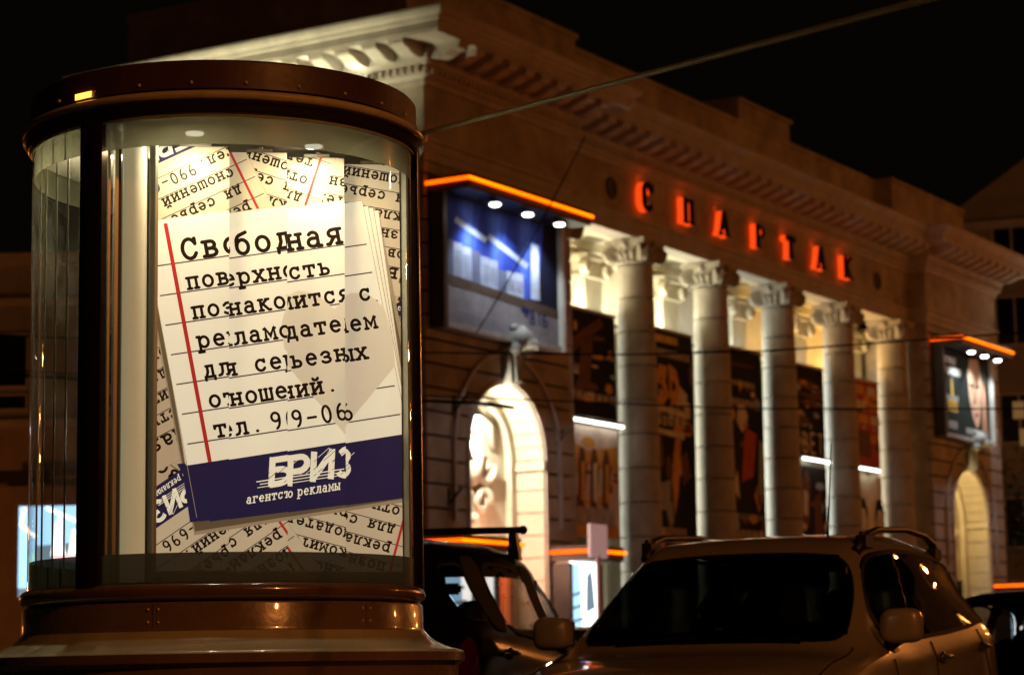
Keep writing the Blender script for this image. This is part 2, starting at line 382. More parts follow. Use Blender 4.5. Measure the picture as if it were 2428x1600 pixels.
MB().lathe(prof, 96).obj('skirt', mat('lamplit_skirt_paint', (.50, .47, .32), .30, noise=.25, nscale=4, coat=.8, bump=.08, bscale=22), kiosk, auto=radians(60))  # lamplight on the flare put into a paler, greyer colour
prof = [(.82, 1.034), (.822, 1.006), (.812, 1.0), (.80, .99), (.80, .16), (.86, .13), (.86, 0)]
MB().lathe(prof, 96).obj('pedestal', NECK, kiosk, auto=radians(40))
postm = mat('bronze_post', (.060, .035, .022), .16, metal=.75, noise=.3, nscale=3)
for ang in (-40.5, 82, 202):
    a = radians(ang); dx, dy = sin(a), -cos(a); tx, ty = cos(a), sin(a)
    mb = MB(); n = 10
    w = .049 if ang < 0 else .044
    pr = [(-w, .646), (w, .646), (w, .672)]+[(w*cos(radians(20+140*i/n)), .668+.018*sin(radians(20+140*i/n))) for i in range(n+1)]+[(-w, .672)]
    poly = [(q*tx+r*dx, q*ty+r*dy) for q, r in pr]
    mb.prism(poly, 1.25, 2.80, axes='xy'); mb.obj('post', postm, kiosk, auto=radians(35))
for k in range(3):
    a = radians(-90+(-19, 42, 103)[k]); sj = MB(); c_, s_ = cos(a), sin(a)
    sj.prism([(.681*c_-s_*.0015, .681*s_+c_*.0015), (.681*c_+s_*.0015, .681*s_-c_*.0015), (.6825*c_+s_*.0015, .6825*s_-c_*.0015), (.6825*c_-s_*.0015, .6825*s_+c_*.0015)], 1.118, 1.19, axes='xy'); sj.obj('panel_joint', JOINT, kiosk)
    for zz in (1.135, 1.175):
        for da in (-.025, .025): MB().ball((.682*cos(a+da), .682*sin(a+da), zz), .0045, 8, 6).obj('rivet', CHROME, kiosk)
# the three faces of the inner display body
def facevec(deg): a = radians(deg); return Vector((sin(a), -cos(a), 0)), Vector((cos(a), sin(a), 0))
nrm, tng = facevec(21)
O0 = nrm*.30
T = [-.352, -.100, .110, .3235, .535]; LOST = .030
Wd = [.2379, .1959, .1972, .1935]; X0 = [0, .268, .494, .721]
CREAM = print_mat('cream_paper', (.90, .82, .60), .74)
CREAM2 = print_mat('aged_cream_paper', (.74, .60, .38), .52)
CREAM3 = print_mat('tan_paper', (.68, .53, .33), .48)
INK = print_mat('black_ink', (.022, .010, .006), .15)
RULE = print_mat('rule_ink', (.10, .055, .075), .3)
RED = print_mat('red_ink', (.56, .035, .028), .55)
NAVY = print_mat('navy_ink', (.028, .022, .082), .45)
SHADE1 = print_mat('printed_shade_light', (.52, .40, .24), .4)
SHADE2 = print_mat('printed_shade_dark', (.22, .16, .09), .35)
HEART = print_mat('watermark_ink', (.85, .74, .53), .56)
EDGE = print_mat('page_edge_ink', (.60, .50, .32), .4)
PM = [CREAM, CREAM2, CREAM3, INK, RULE, RED, NAVY, SHADE1, SHADE2, HEART, EDGE]
ROWS = ['Свободная', 'поверхность', 'познакомится с', 'рекламодателем', 'для серьезных', 'отношений.', 'тел.']
def stroke_logo(P, z, c, cnavy, rnd):
    w = .0205
    def g(pts, a0, b0): return [(a0+.020+(x+y*.28)*.085, -(b0)+(y)*.098) for x, y in pts]
    ls = [
      ([[(.12, 0), (.12, 1)], [(.12, .9), (.92, .9)], [(.12, .56), (.42, .56)]+arc(.42, .32, .42, .24, 90, -90, 10)+[(.05, .08)]], .185),
      ([[(.12, -.05), (.12, 1)], [(.12, .9), (.5, .9)]+arc(.5, .66, .3, .24, 90, -90, 8)+[(.12, .42)]], .277),
      ([[(.12, -.03), (.12, 1)], [(.85, -.03), (.85, 1)], [(.14, .1), (.83, .88)]], .357),
      ([[(.12, .8)]+arc(.45, .7, .34, .22, 150, -90, 9), [(.4, .48)]+arc(.45, .25, .38, .24, 90, -160, 10)], .447)]
    for strokes, a0 in ls:
        for k, st in enumerate(strokes):
            for q in ribbon(g(st, a0, .79), w, False): P.poly(q, z+.00002*k, c)
    for i in range(30):      # wind streaks cut across the letters and trailing to the right
        a = .185+rnd.random()*.35; b = .70+rnd.random()*.085; L = .018+.03*rnd.random()
        P.line([(a, -b), (a+L, -b+L*.62)], .0018, z+.0001+.00001*(i % 4), cnavy if i % 3 else c)
    for (b, t_) in ((.765, .0035), (.775, .003), (.785, .0025)):
        P.line([(.165+.01*(b*100 % 2), -b), (.50, -b-.001)], t_, z+.00015, c)
def make_page(paper, digits, logo=True):
    P = Print()
    P.poly([(-.075, .155), (.77, .155), (.77, -.68), (-.075, -.68)], 0, paper)
    P.poly([(-.075, -.677), (.77, -.677), (.77, -.853), (-.075, -.853)], .00004, 6)
    for x0, x1 in ((-.0765, -.0745), (.7695, .7715)):
        P.poly([(x0, .155), (x1, .155), (x1, -.853), (x0, -.853)], .00006, 7)
    P.poly([(-.075, .156), (.77, .156), (.77, .154), (-.075, .154)], .00006, 7)
    for i in range(7): P.line([(-.062, -.1012*i), (.757, -.1012*i)], .0044, .00010, 4)
    P.poly([(-.0066, .14), (.0066, .14), (.0066, -.677), (-.0066, -.677)], .00014, 5)
    for i, t in enumerate(ROWS):
        adv = .0691 if i == 0 else .051
        P.text(t, .0295 if i == 0 else .0275, -.1012*i+.009, adv, .0128 if i == 0 else .0098, .00020, 3)
    P.text(digits, .0275+4.3*.051, -.1012*6+.009, .051, .0088, .00020, 3)
    if logo:
        stroke_logo(P, .00030, 0, 6, random.Random(3))
        P.text('агентство', .122, -.832, .0212, .0042, .00050, 0, slant=.3, scale_y=1.25)
        P.text('рекламы', .122+.0212*9.6, -.832, .0212, .0042, .00050, 0, slant=.3, scale_y=1.35)
    return P
def place(P, Q, ex, upv, dz):
    return P.xf(lambda p: (Q[0]+p[0]*ex[0]+p[1]*upv[0], Q[1]+p[0]*ex[1]+p[1]*upv[1]), dz)
def place_rot(P, Q, deg, dz):
    a = radians(deg); return place(P, Q, (cos(a), sin(a)), (-sin(a), cos(a)), dz)
page_back = make_page(1, '990-696'); page_back3 = make_page(2, '990-696'); page_main = make_page(0, '969-066')
ART = []
bgp = Print(); bgp.poly([(-.1, 1.2), (1.0, 1.2), (1.0, 2.9), (-.1, 2.9)], 0, 2); ART.append(bgp)
SB = .65
def back(P, Q, deg, dz):
    a = radians(deg); return place(P, Q, (SB*cos(a), SB*sin(a)), (-SB*sin(a), SB*cos(a)), dz)
for P_, Q_, dg, dz in ((page_back3, (.14, 1.593), 145, .0008), (page_back3, (1.38, 1.897), 215, .0012), (page_back3, (1.30, 1.62), 196, .0004), (page_back3, (.86, 2.02), 158, .0008),
      (page_back, (.976, 2.354), 170.6, .0020), (page_back3, (.80, 2.36), 166, .0016), (page_back, (.487, 2.353), 162, .0026), (page_back, (.434, 2.397), 205.8, .0034),
      (page_back3, (.34, 1.93), 208, .0016), (page_back, (.842, 1.21), 164.5, .0026), (page_back, (.557, 1.298), 214.5, .0034), (page_back3, (1.25, 1.50), 150, .0012)):
    ART.append(back(P_, Q_, dg, dz))
ex, upv = (.988, .151), (-.1836, .983)
QM = (.051, 2.333)
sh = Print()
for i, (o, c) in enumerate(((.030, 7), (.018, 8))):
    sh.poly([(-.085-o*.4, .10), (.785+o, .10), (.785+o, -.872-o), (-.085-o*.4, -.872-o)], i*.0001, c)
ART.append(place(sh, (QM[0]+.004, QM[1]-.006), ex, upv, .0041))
for i, (da, dq) in enumerate(((4.2, (.020, -.022)), (2.8, (.012, -.014)), (1.4, (.004, -.008)))):
    a = radians(8.7-da*.55)
    st = make_page(0 if i else 1, '', logo=False) if False else Print()
    st.poly([(-.075, .155), (.775+.012*(3-i)*.6, .145), (.785, -.68), (-.075, -.68)], 0, 10)
    st.poly([(-.073, .153), (.772+.012*(3-i)*.6, .143), (.782, -.68), (-.073, -.68)], .0001, 0)
    st.poly([(-.100+.006*i, -.677), (.785, -.677), (.785, -.872), (-.080-.006*i+.03*(2-i), -.880+.006*i)], .0002, 6)
    st.line([(-.0, .150), (0, -.6)], .0132, .0002, 5)
    for k in range(7): st.line([(-.062, -.1012*k), (.757, -.1012*k)], .0032, .00015, 4)
    ART.append(place(st, (QM[0]+dq[0], QM[1]+dq[1]+.018*(3-i)*.5), (cos(a), sin(a)*1.0), (-.1836+.014*(3-i), .983), .0046+i*.0005))
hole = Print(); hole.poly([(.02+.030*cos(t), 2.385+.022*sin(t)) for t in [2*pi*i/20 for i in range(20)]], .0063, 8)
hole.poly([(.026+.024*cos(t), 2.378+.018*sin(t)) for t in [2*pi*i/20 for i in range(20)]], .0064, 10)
pm = place(page_main, QM, ex, upv, .0068); ART.append(pm)
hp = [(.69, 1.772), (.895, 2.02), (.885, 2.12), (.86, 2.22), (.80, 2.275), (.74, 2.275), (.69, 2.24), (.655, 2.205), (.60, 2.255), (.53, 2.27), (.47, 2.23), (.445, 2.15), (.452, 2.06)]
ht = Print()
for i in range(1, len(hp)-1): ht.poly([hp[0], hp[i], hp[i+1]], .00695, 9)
for q, z_, c in pm.p:       # the rules run over the watermark in a fainter tone
    pass
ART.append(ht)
ART.append(hole)
ZT = [2.737, 2.736, 2.738, 2.733]
slatm = mat('slat_aluminium', (.55, .53, .46), .35, metal=.5)
for k in range(4):
    R = O0+tng*T[k+1]; w = Wd[k]
    mb = MB(); d = w*.5
    mb.prism([(R.x-w, R.y), (R.x, R.y), (R.x-w*.42, R.y+d)], 1.30, ZT[k], axes='xy')
    slat = mb.obj('poster_slat', slatm, kiosk)
    V = []; F = []; Mi = []
    for A in ART:
        for q, z, c in A.p:
            if all(p[0] < X0[k] for p in q) or all(p[0] > X0[k]+w for p in q): continue
            q2 = clip_rect(q, X0[k], X0[k]+w, 1.31, ZT[k]-.001)
            if not q2: continue
            n = len(V); V += [(R.x-w+(p[0]-X0[k]), R.y-.0012-z, p[1]) for p in q2]; F.append(tuple(range(n, n+len(q2)))); Mi.append(c)
    mesh_obj('printed_sheet', V, F, None, slat, mats=PM, fmat=Mi)
    e = MB(); e.box(R.x-w*.7, R.x-w*.25, R.y-.004, R.y+.05, ZT[k]+.001, ZT[k]+.012, .002); e.ball((R.x-w*.45, R.y-.002, ZT[k]+.014), .008)
    e.obj('clip', SILVER, kiosk)
# corner trims of the display body
def trim(t, off, r0, name='frame_bar', mt=SILVER, w=.012, d=.02):
    c = O0+tng*t+nrm*off
    mb = MB()
    if r0: mb.lathe([(r0, 1.27), (r0, 2.755)], 24, c=(c.x, c.y, 0))
    else:
        p = [c+tng*(-w)+nrm*(-d), c+tng*w+nrm*(-d), c+tng*w+nrm*d, c+tng*(-w)+nrm*d]
        mb.prism([(q.x, q.y) for q in p], 1.27, 2.755, axes='xy')
    mb.obj(name, mt, kiosk, auto=radians(35))
trim(-.368, .004, 0, w=.005, d=.03)
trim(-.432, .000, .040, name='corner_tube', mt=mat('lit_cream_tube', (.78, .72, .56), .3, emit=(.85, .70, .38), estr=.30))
trim(-.392, -.03, 0, w=.012, d=.012, mt=DARKMETAL)
trim(-.497, -.004, 0, w=.006, d=.012); trim(-.482, -.02, 0, w=.006, d=.012, mt=DARKMETAL); trim(-.515, -.02, 0, w=.004, d=.006)
trim(.553, .0, 0, w=.011, d=.04, mt=PALEPANEL); trim(.572, -.03, 0, w=.004, d=.02)
# other two display faces (seen edge-on or from behind)
for deg, tt in ((-99, .47), (141, .40)):
    nn, tg = facevec(deg); a = nn*.27-tg*tt; b = nn*.27+tg*tt; c = b-nn*.04; d = a-nn*.04
    MB().prism([(q.x, q.y) for q in (a, b, c, d)], 1.30, 2.73, axes='xy').obj('display_panel', PALEPANEL, kiosk)
# lamps under the ceiling
LW = (1.0, .86, .56)
for i, (x, y, e) in enumerate(((-.10, -.47, 1.5), (-.36, -.10, 5.0), (.30, -.30, 1.5), (.10, .38, 1.5))):
    f = MB().lathe([(0, 2.763), (.034, 2.763), (.034, 2.748), (0, 2.748)], 20, c=(x, y, 0)).obj('lamp', mat('lamp_ring', (.8, .8, .75), .3), kiosk)
    MB().lathe([(0, 2.7475), (.030, 2.7475), (.030, 2.742), (0, 2.742)], 20, c=(x, y, 0)).obj('diffuser', emitter('lamp_glow_warm%d' % i, (1, .93, .72), 12*e) if e > 0 else None, f)
    lamp('AREA', 'kiosk_light', (x, y, 2.739), e*1.7, LW, kiosk, size=.10, aim=(x*.95, y*.95, 1.0), frame=KF)
lamp('POINT', 'kiosk_light', (-.33, -.06, 2.69), 5, LW, kiosk, size=.05, frame=KF)  # bodiless light added to brighten the ceiling
for ang in (-78, -70, -61, -54):  # thin bars added to imitate vertical reflections and edges in the glass
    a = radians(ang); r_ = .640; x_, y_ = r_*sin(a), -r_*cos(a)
    MB().box(x_-.003, x_+.003, y_-.003, y_+.003, 1.26, 2.76).obj('reflection_bar', mat('glass_streak', (.5, .46, .30), .25, metal=.5), kiosk)
# cable fixing and cable
cab_a = KF @ Vector((.690, -.10, 2.845))
mk_ = MB(); a0, a1 = radians(-90-46.5), radians(-90-40)
mk_.lathe([(.676, 2.853), (.679, 2.853), (.679, 2.872), (.676, 2.872)], 8, a0=a0, a1=a1); mk_.obj('amber_patch', emitter('amber_patch_glow', (1, .42, .05), 3.5), kiosk)  # plain glowing orange patch on the drum
bl = MB()
for k in range(24):
    a = 2*pi*k/24+.1; bl.ball((.676*cos(a), .676*sin(a), 2.868), .006, 8, 6)
bl = bl.obj('bolts', CHROME, kiosk); bl['kind'] = 'stuff'
ck = MB().tube([(.676, -.09, 2.80), (.70, -.10, 2.815), (.705, -.10, 2.845), (.69, -.10, 2.85)], .007).obj('cable_hook', CHROME, kiosk)

def unit(v): return v.normalized()
# ================================================================== CINEMA BUILDING
cinema = thing('cinema_building', 'brown neoclassical cinema with a column portico, arched side bays and deep cornice', 'building')
cinema.matrix_world = FB
PB = .55                     # portico set-back
B1, B2, BE = 5.6, 26.1, 31.9
PATH = [(0, 8.2), (0, 0), (B1, 0), (B1, PB), (B2, PB), (B2, 0), (BE, 0), (BE, 9)]
def sweep(name, prof, path=PATH, material=STUCCO, parent=None):
    """prof: closed list of (outward offset, z) swept along a right-angled path"""
    n = len(path); offs = []
    for i, p in enumerate(path):
        ds = []
        for a, b in ((i-1, i), (i, i+1)):
            if a < 0 or b >= n: continue
            d = Vector(path[b])-Vector(path[a]); d.normalize(); ds.append(Vector((d.y, -d.x)))
        o = ds[0] if len(ds) == 1 else (ds[0]+ds[1] if abs(ds[0].dot(ds[1])) < .5 else ds[0])
        offs.append(o)
    vs = []; m_ = len(prof)
    for p, o in zip(path, offs):
        for r, z in prof: vs.append((p[0]+o.x*r, p[1]+o.y*r, z))
    fs = [(i*m_+j, i*m_+(j+1) % m_, (i+1)*m_+(j+1) % m_, (i+1)*m_+j) for i in range(n-1) for j in range(m_)]
    fs += [tuple(range(m_))[::-1], tuple(range((n-1)*m_, n*m_))]
    o = mesh_obj(name, vs, fs, material, parent)
    bm = bmesh.new(); bm.from_mesh(o.data); bmesh.ops.recalc_face_normals(bm, faces=bm.faces[:]); bm.to_mesh(o.data); bm.free()
    return o
# architrave + frieze + cornice
sweep('architrave', [(-.5, 10.82), (0, 10.82), (0, 11.0), (.035, 11.0), (.035, 11.17), (.09, 11.19), (.09, 11.26), (-.5, 11.26)], parent=cinema, material=TRIM)
sweep('frieze', [(-.5, 11.26), (0, 11.26), (0, 12.30), (-.5, 12.30)], parent=cinema)
sweep('bed_mould', [(-.5, 12.30), (.06, 12.30), (.06, 12.40), (.16, 12.46), (.16, 12.62), (.22, 12.66), (.22, 12.72), (-.5, 12.72)], parent=cinema, material=TRIM)
sweep('modillion_band', [(-.5, 12.72), (.26, 12.72), (.26, 12.98), (-.5, 12.98)], parent=cinema, material=TRIM)
sweep('cornice', [(-.5, 12.98), (.98, 12.98), (.98, 13.02), (1.02, 13.02), (1.02, 13.18), (1.07, 13.20), (1.09, 13.26), (1.16, 13.30), (1.20, 13.37), (1.20, 13.42), (-.5, 13.46)], parent=cinema, material=TRIM)
# dentils, joined
dn = MB()
def along(step, z, ovr):
    out = []
    for i in range(len(PATH)-1):
        a = Vector(PATH[i]); b = Vector(PATH[i+1]); d = b-a; L = d.length; d.normalize(); o = Vector((d.y, -d.x))
        if L < 1: continue
        if i == 6: continue
        n = max(1, int(round(L/step)));
        for k in range(n+1):
            out.append((a+d*(L*k/n), d, o))
    return out
for p, d, o in along(.17, 0, 0):
    a = p+d*-.045+o*.14; b = p+d*.045+o*.14; c = p+d*.045+o*.235; e = p+d*-.045+o*.235
    dn.prism([a[:], b[:], c[:], e[:]], 12.50, 12.60, axes='xy')
dno = dn.obj('dentil_course', TRIM, cinema); dno['kind'] = 'stuff'
mod = MB()
pf = [(.26, 12.74), (.45, 12.72), (.62, 12.76), (.78, 12.84), (.90, 12.86), (.94, 12.90), (.94, 12.965), (.26, 12.965)]
mod.prism(pf, -.16, .16, axes='yz'); mod.box(-.19, .19, .26, .96, 12.955, 12.979)
mo = None
for p, d, o in along(.64, 0, 0):
    if mo is None:
        # local frame of the modillion: x along wall, y outward
        mo = mod.obj('modillion', TRIM, cinema); q = mo
    else:
        q = mo.copy(); COL.objects.link(q)
    M = Matrix(((d.x, o.x, 0, p.x), (d.y, o.y, 0, p.y), (0, 0, 1, 0), (0, 0, 0, 1)))
    q.matrix_basis = M
# attic
APATH = [(0.5, 7.9), (0.5, .70), (7.2, .70), (7.2, 1.25), (25.6, 1.25), (25.6, .70), (31.4, .70), (31.4, 8.5)]
sweep('attic_wall', [(-.5, 13.40), (0, 13.40), (0, 14.95), (.06, 14.97), (.06, 15.08), (-.5, 15.10)], path=APATH, parent=cinema)
sweep('attic_plinth', [(-.3, 13.40), (.05, 13.40), (.05, 13.62), (-.3, 13.62)], path=[(.5, 7.9), (.5, .70), (7.2, .70), (7.2, 1.25), (25.6, 1.25), (25.6, .70), (31.4, .70), (31.4, 8.5)], parent=cinema)
MB().box(.6, 31.3, 1.8, 7.85, 14.8, 15.0).obj('roof', STUCCO, cinema)
MB().box(20.3, 23.7, 3.0, 6.5, 15.0, 16.62, .03).box(20.22, 23.78, 2.92, 6.58, 16.62, 16.72, .02).obj('roof_box', STUCCO, cinema)
# ---- side bays with stone courses
AW, AZ = 1.42, 5.32          # arch half width, spring height
def arch_x(z, hw, zs):
    if z <= zs: return hw
    d = z-zs
    return sqrt(max(0, hw*hw-d*d)) if d < hw else 0
COURSE = .46
def bay_courses(x0, x1, cx):
    z = .9; i = 0
    while z < 10.8:
        z1 = min(z+COURSE, 10.82); g = .026
        za, zb = z+g, z1-g
        top = AZ+AW
        if za >= top: segs = [[(x0, za), (x1, za), (x1, zb), (x0, zb)]]
        else:
            zz = [za+(zb-za)*k/5 for k in range(6)]
            segs = [[(x0, za)]+[(cx-arch_x(q, AW, AZ), q) for q in zz]+[(x0, zb)],
                    [(x1, zb)]+[(cx+arch_x(q, AW, AZ), q) for q in reversed(zz)]+[(x1, za)]]
            if zb > top:
                segs = [[(x0, za)]+[(cx-arch_x(q, AW, AZ), q) for q in zz if q < top]+[(cx, top), (cx, zb), (x0, zb)],
                        [(x1, zb), (cx, zb), (cx, top)]+[(cx+arch_x(q, AW, AZ), q) for q in reversed(zz) if q < top]+[(x1, za)]]
        for s_ in segs:
            MB().prism(s_, 0, .16).obj('stone_course', STUCCO, cinema)
        z = z1; i += 1
def arch_band(cx, r0, r1, y0, y1, zs, z0, name, material, seg=24, parent=None):
    mb = MB(); pts = []
    inner = [(cx-r0, z0)]+[(cx-r0*cos(pi*i/seg), zs+r0*sin(pi*i/seg)) for i in range(seg+1)]+[(cx+r0, z0)]
    outer = [(cx-r1, z0)]+[(cx-r1*cos(pi*i/seg), zs+r1*sin(pi*i/seg)) for i in range(seg+1)]+[(cx+r1, z0)]
    n = len(inner)
    for i in range(n-1): mb.prism([inner[i], inner[i+1], outer[i+1], outer[i]], y0, y1)
    return mb.obj(name, material, parent)
def arch_wall(x0, x1, cx, hw, zs, z0, z1, y0, y1, mb):
    seg = 20
    L = [(x0, z0), (cx-hw, z0)]+[(cx-hw*cos(pi/2*i/seg), zs+hw*sin(pi/2*i/seg)) for i in range(seg+1)]
    mb.prism([(x0, z0), (cx-hw, z0), (cx-hw, zs), (x0, zs)], y0, y1); mb.prism([(cx+hw, z0), (x1, z0), (x1, zs), (cx+hw, zs)], y0, y1)
    for i in range(seg):
        a, b = pi/2*i/seg, pi/2*(i+1)/seg
        mb.prism([(x0, zs+hw*sin(a)), (cx-hw*cos(a), zs+hw*sin(a)), (cx-hw*cos(b), zs+hw*sin(b)), (x0, zs+hw*sin(b))], y0, y1)
        mb.prism([(cx+hw*cos(a), zs+hw*sin(a)), (x1, zs+hw*sin(a)), (x1, zs+hw*sin(b)), (cx+hw*cos(b), zs+hw*sin(b))], y0, y1)
    mb.prism([(x0, zs+hw), (x1, zs+hw), (x1, z1), (x0, z1)], y0, y1)
EAGLE = mat('pale_cast_stone', (.30, .29, .25), .7, noise=.2, nscale=9, bump=.2, bscale=30)
def bay(x0, x1, cx, golden):
    bay_courses(x0, x1, cx)
    mb = MB(); arch_wall(x0+.03, x1-.03, cx, AW+.02, AZ, 0, 10.82, .12, .45, mb)
    mb.obj('wall', JOINT, cinema)
    MB().box(x0-.06, x1+.06, -.08, .2, 0, .9, .02).obj('plinth', TRIM, cinema)
    inner = STUCCO_IN
    # lining blocks of the reveal: stones under the spring, voussoirs above
    zz = .1; k = 0
    while zz < AZ-.3:
        z1 = zz+.46
        for s_ in (-1, 1):
            xa = cx+s_*AW; xb = cx+s_*(AW-.03)
            MB().box(min(xa, xb), max(xa, xb), .01, .80, zz+.012, min(z1, AZ-.24)-.012).obj('reveal_stone', inner, cinema)
        zz = z1
    nv = 16
    for i in range(nv):
        a, b = pi*i/nv+.006, pi*(i+1)/nv-.006; q = [(cx-r*cos(t), AZ+r*sin(t)) for r, t in ((AW, a), (AW, (a+b)/2), (AW, b), (AW-.03, b), (AW-.03, (a+b)/2), (AW-.03, a))]
        MB().prism(q, .01, .80).obj('voussoir', inner, cinema)
    for s_ in (-1, 1):
        xa, xb = cx+s_*(AW+.02), cx+s_*(AW-.10)
        mbm = MB(); mbm.box(min(xa, xb), max(xa, xb), -.05, .82, AZ-.22, AZ-.14, .01).box(min(cx+s_*(AW+.01), cx+s_*(AW-.07)), max(cx+s_*(AW+.01), cx+s_*(AW-.07)), -.03, .81, AZ-.14, AZ-.02, .01)
        mbm.obj('impost', inner, cinema)
    # back wall, inner frame, panel over the door
    arch_band(cx, AW-.24, AW-.03, .66, .80, AZ, 0, 'inner_arch_moulding', inner, parent=cinema)
    arch_band(cx, AW-.30, AW-.22, .62, .72, AZ, 0, 'inner_arch_bead', inner, parent=cinema)
    mb = MB(); r = AW-.24
    poly = [(cx-r, 3.55)]+[(cx-r*cos(pi*i/20), AZ+r*sin(pi*i/20)) for i in range(21)]+[(cx+r, 3.55)]
    mb.prism(poly, .80, .9); mb.obj('tympanum', inner, cinema)
    mb = MB().box(cx-r, cx+r, 1.0, 1.1, 0, 3.5); mb.obj('door_recess', mat('shop_red_panel', (.30, .10, .07), .6, noise=.3), cinema)
    dr = MB()
    for i in range(4): dr.box(cx-r+i*.58+.03, cx-r+i*.58+.52, .93, .99, .05, 2.6, .01)
    dr.obj('door', mat('dark_wood_door', (.05, .03, .02), .4), cinema)
    # outer archivolt and keystone with a carved head
    arch_band(cx, 1.98, 2.06, -.07, .01, AZ, 3.9, 'archivolt', TRIM, parent=cinema)
    arch_band(cx, AW+.02, AW+.10, -.04, .01, AZ, .9, 'archivolt', TRIM, parent=cinema)
    ks = MB(); ks.prism([(cx-.16, AZ+AW-.03), (cx+.16, AZ+AW-.03), (cx+.24, 7.45), (cx-.24, 7.45)], -.22, .02); ks.prism([(cx-.10, AZ+AW+.02), (cx+.10, AZ+AW+.02), (cx+.15, 7.40), (cx-.15, 7.40)], -.30, -.20)
    ks.obj('keystone', EAGLE, cinema)
    hd = MB(); hd.ball((cx, -.34, 7.62), .27, 16, 10, scale=(.95, 1.05, .9)); hd.ball((cx, -.60, 7.50), .12, 10, 8, scale=(.9, 1.2, 1)); hd.ball((cx+.2, -.36, 7.40), .13); hd.ball((cx-.2, -.36, 7.40), .13)
    hd.tube([(cx, -.66, 7.5), (cx, -.74, 7.44), (cx, -.72, 7.36)], [.07, .05, .02]); hd.ball((cx-.14, -.30, 7.83), .09); hd.ball((cx+.14, -.30, 7.83), .09)
    hd.obj('carved_head', EAGLE, cinema, smooth=True)
bay(0, B1, 2.92, False); bay(B2, BE, 29.0, True)
# scroll cartouche in the left arch, smaller ones in the right
def cartouche(cx, zc, s_):
    mb = MB()
    def spiral(x, z, r, turns, sx, sz, w): return [(x+sx*(r*(1-.8*i/26))*cos(turns*2*pi*i/26), .74-.02*sin(i), z+sz*(r*(1-.8*i/26))*sin(turns*2*pi*i/26)) for i in range(27)]
    for sx in (-1, 1):
        mb.tube(spiral(cx+sx*.36*s_, zc+.15*s_, .36*s_, 1.3, sx, -1, 0), [.12*s_*(1-.02*i) for i in range(27)], 8)
        mb.tube(spiral(cx+sx*.33*s_, zc-.55*s_, .27*s_, 1.3, sx, 1, 0), [.10*s_*(1-.02*i) for i in range(27)], 8)
        mb.tube([(cx+sx*.75*s_, .74, zc+.5*s_), (cx+sx*.5*s_, .7, zc+.95*s_), (cx+sx*.15*s_, .72, zc+1.05*s_)], [.06*s_, .11*s_, .08*s_])
    mb.ball((cx, .74, zc+.2*s_), .42*s_, 16, 10, scale=(.8, .45, 1.1)); mb.ball((cx, .72, zc+1.0*s_), .2*s_, 12, 8, scale=(1, .6, 1.1)); mb.ball((cx, .74, zc-.9*s_), .14*s_, 10, 8)
    return mb.obj('cartouche', STUCCO_IN, cinema, smooth=True)
cartouche(2.75, 5.0, 1.05); cartouche(28.85, 4.9, .9)
# side wall
sw = MB().box(.02, .4, .45, 8.15, 0, 10.82); sw.obj('side_wall', STUCCO, cinema)
z = .9
while z < 10.7:
    MB().box(-.14, .02, .17, 8.18, z+.02, min(z+.46, 10.82)-.02, .01).obj('stone_course', STUCCO, cinema); z += .46
MB().box(0.4, BE, 7.75, 8.1, 0, 13.0).obj('rear_wall', STUCCO, cinema)
MB().box(BE-.3, BE, .45, 7.75, 0, 13.0).obj('side_wall', STUCCO, cinema)
# ---- portico
MB().box(B1-.4, B1, .16, 3.4, 0, 10.82).obj('portico_side_wall', STUCCO, cinema)
MB().box(B2, B2+.4, .16, 3.4, 0, 10.82).obj('portico_side_wall', STUCCO, cinema)
RW = 2.45                   # back wall of the recess
MB().box(B1, B2, RW, RW+.3, 0, 11.3).obj('portico_back_wall', STUCCO_IN, cinema)
MB().box(B1, B2, PB+.5, RW, 11.0, 11.2).obj('portico_ceiling', STUCCO_IN, cinema)
MB().box(B1, B2, -.3, RW, 0, .45, .02).obj('portico_floor', PAVING, cinema)
for (y0, y1, z0) in ((PB+.5, PB+.62, 10.84), (PB+.62, PB+.70, 10.92), (RW-.22, RW-.001, 10.60), (RW-.34, RW-.22, 10.78)):
    MB().box(B1+.002, B2-.002, y0, y1, z0, 11.0, .01).obj('soffit_moulding', STUCCO_IN, cinema)
COLX = [6.08, 9.95, 13.80, 17.67, 21.52, 25.33]; CY = .80; CR = .485
COLSTONE = mat('column_stucco', (.47, .41, .33), .8, noise=.25, nscale=2, bump=.3, bscale=22)
def volute(mb, c, ang, r=.19, th=.20):
    # drum with a raised spiral, axis along ang+90
    ax = Vector((cos(ang), sin(ang), 0)); s_ = Vector((-sin(ang), cos(ang), 0))
    seg = 18
    for sgn in (-1, 1):
        pts = [c+s_*(sgn*th*.5)+(ax*cos(t)+Vector((0, 0, 1))*sin(t))*(r*(1-.75*k/30)) for k in range(31) for t in [k/30*4*pi]]
        mb.tube(pts, [.030*(1-.5*k/30) for k in range(31)], 6)
    a = [c+s_*(-th*.5)+(ax*cos(2*pi*k/seg)+Vector((0, 0, 1))*sin(2*pi*k/seg))*r for k in range(seg)]
    b = [v+s_*th for v in a]
    mb.add([v[:] for v in a+b], [tuple(range(seg))[::-1], tuple(range(seg, 2*seg))]+[(k, (k+1) % seg, seg+(k+1) % seg, seg+k) for k in range(seg)])
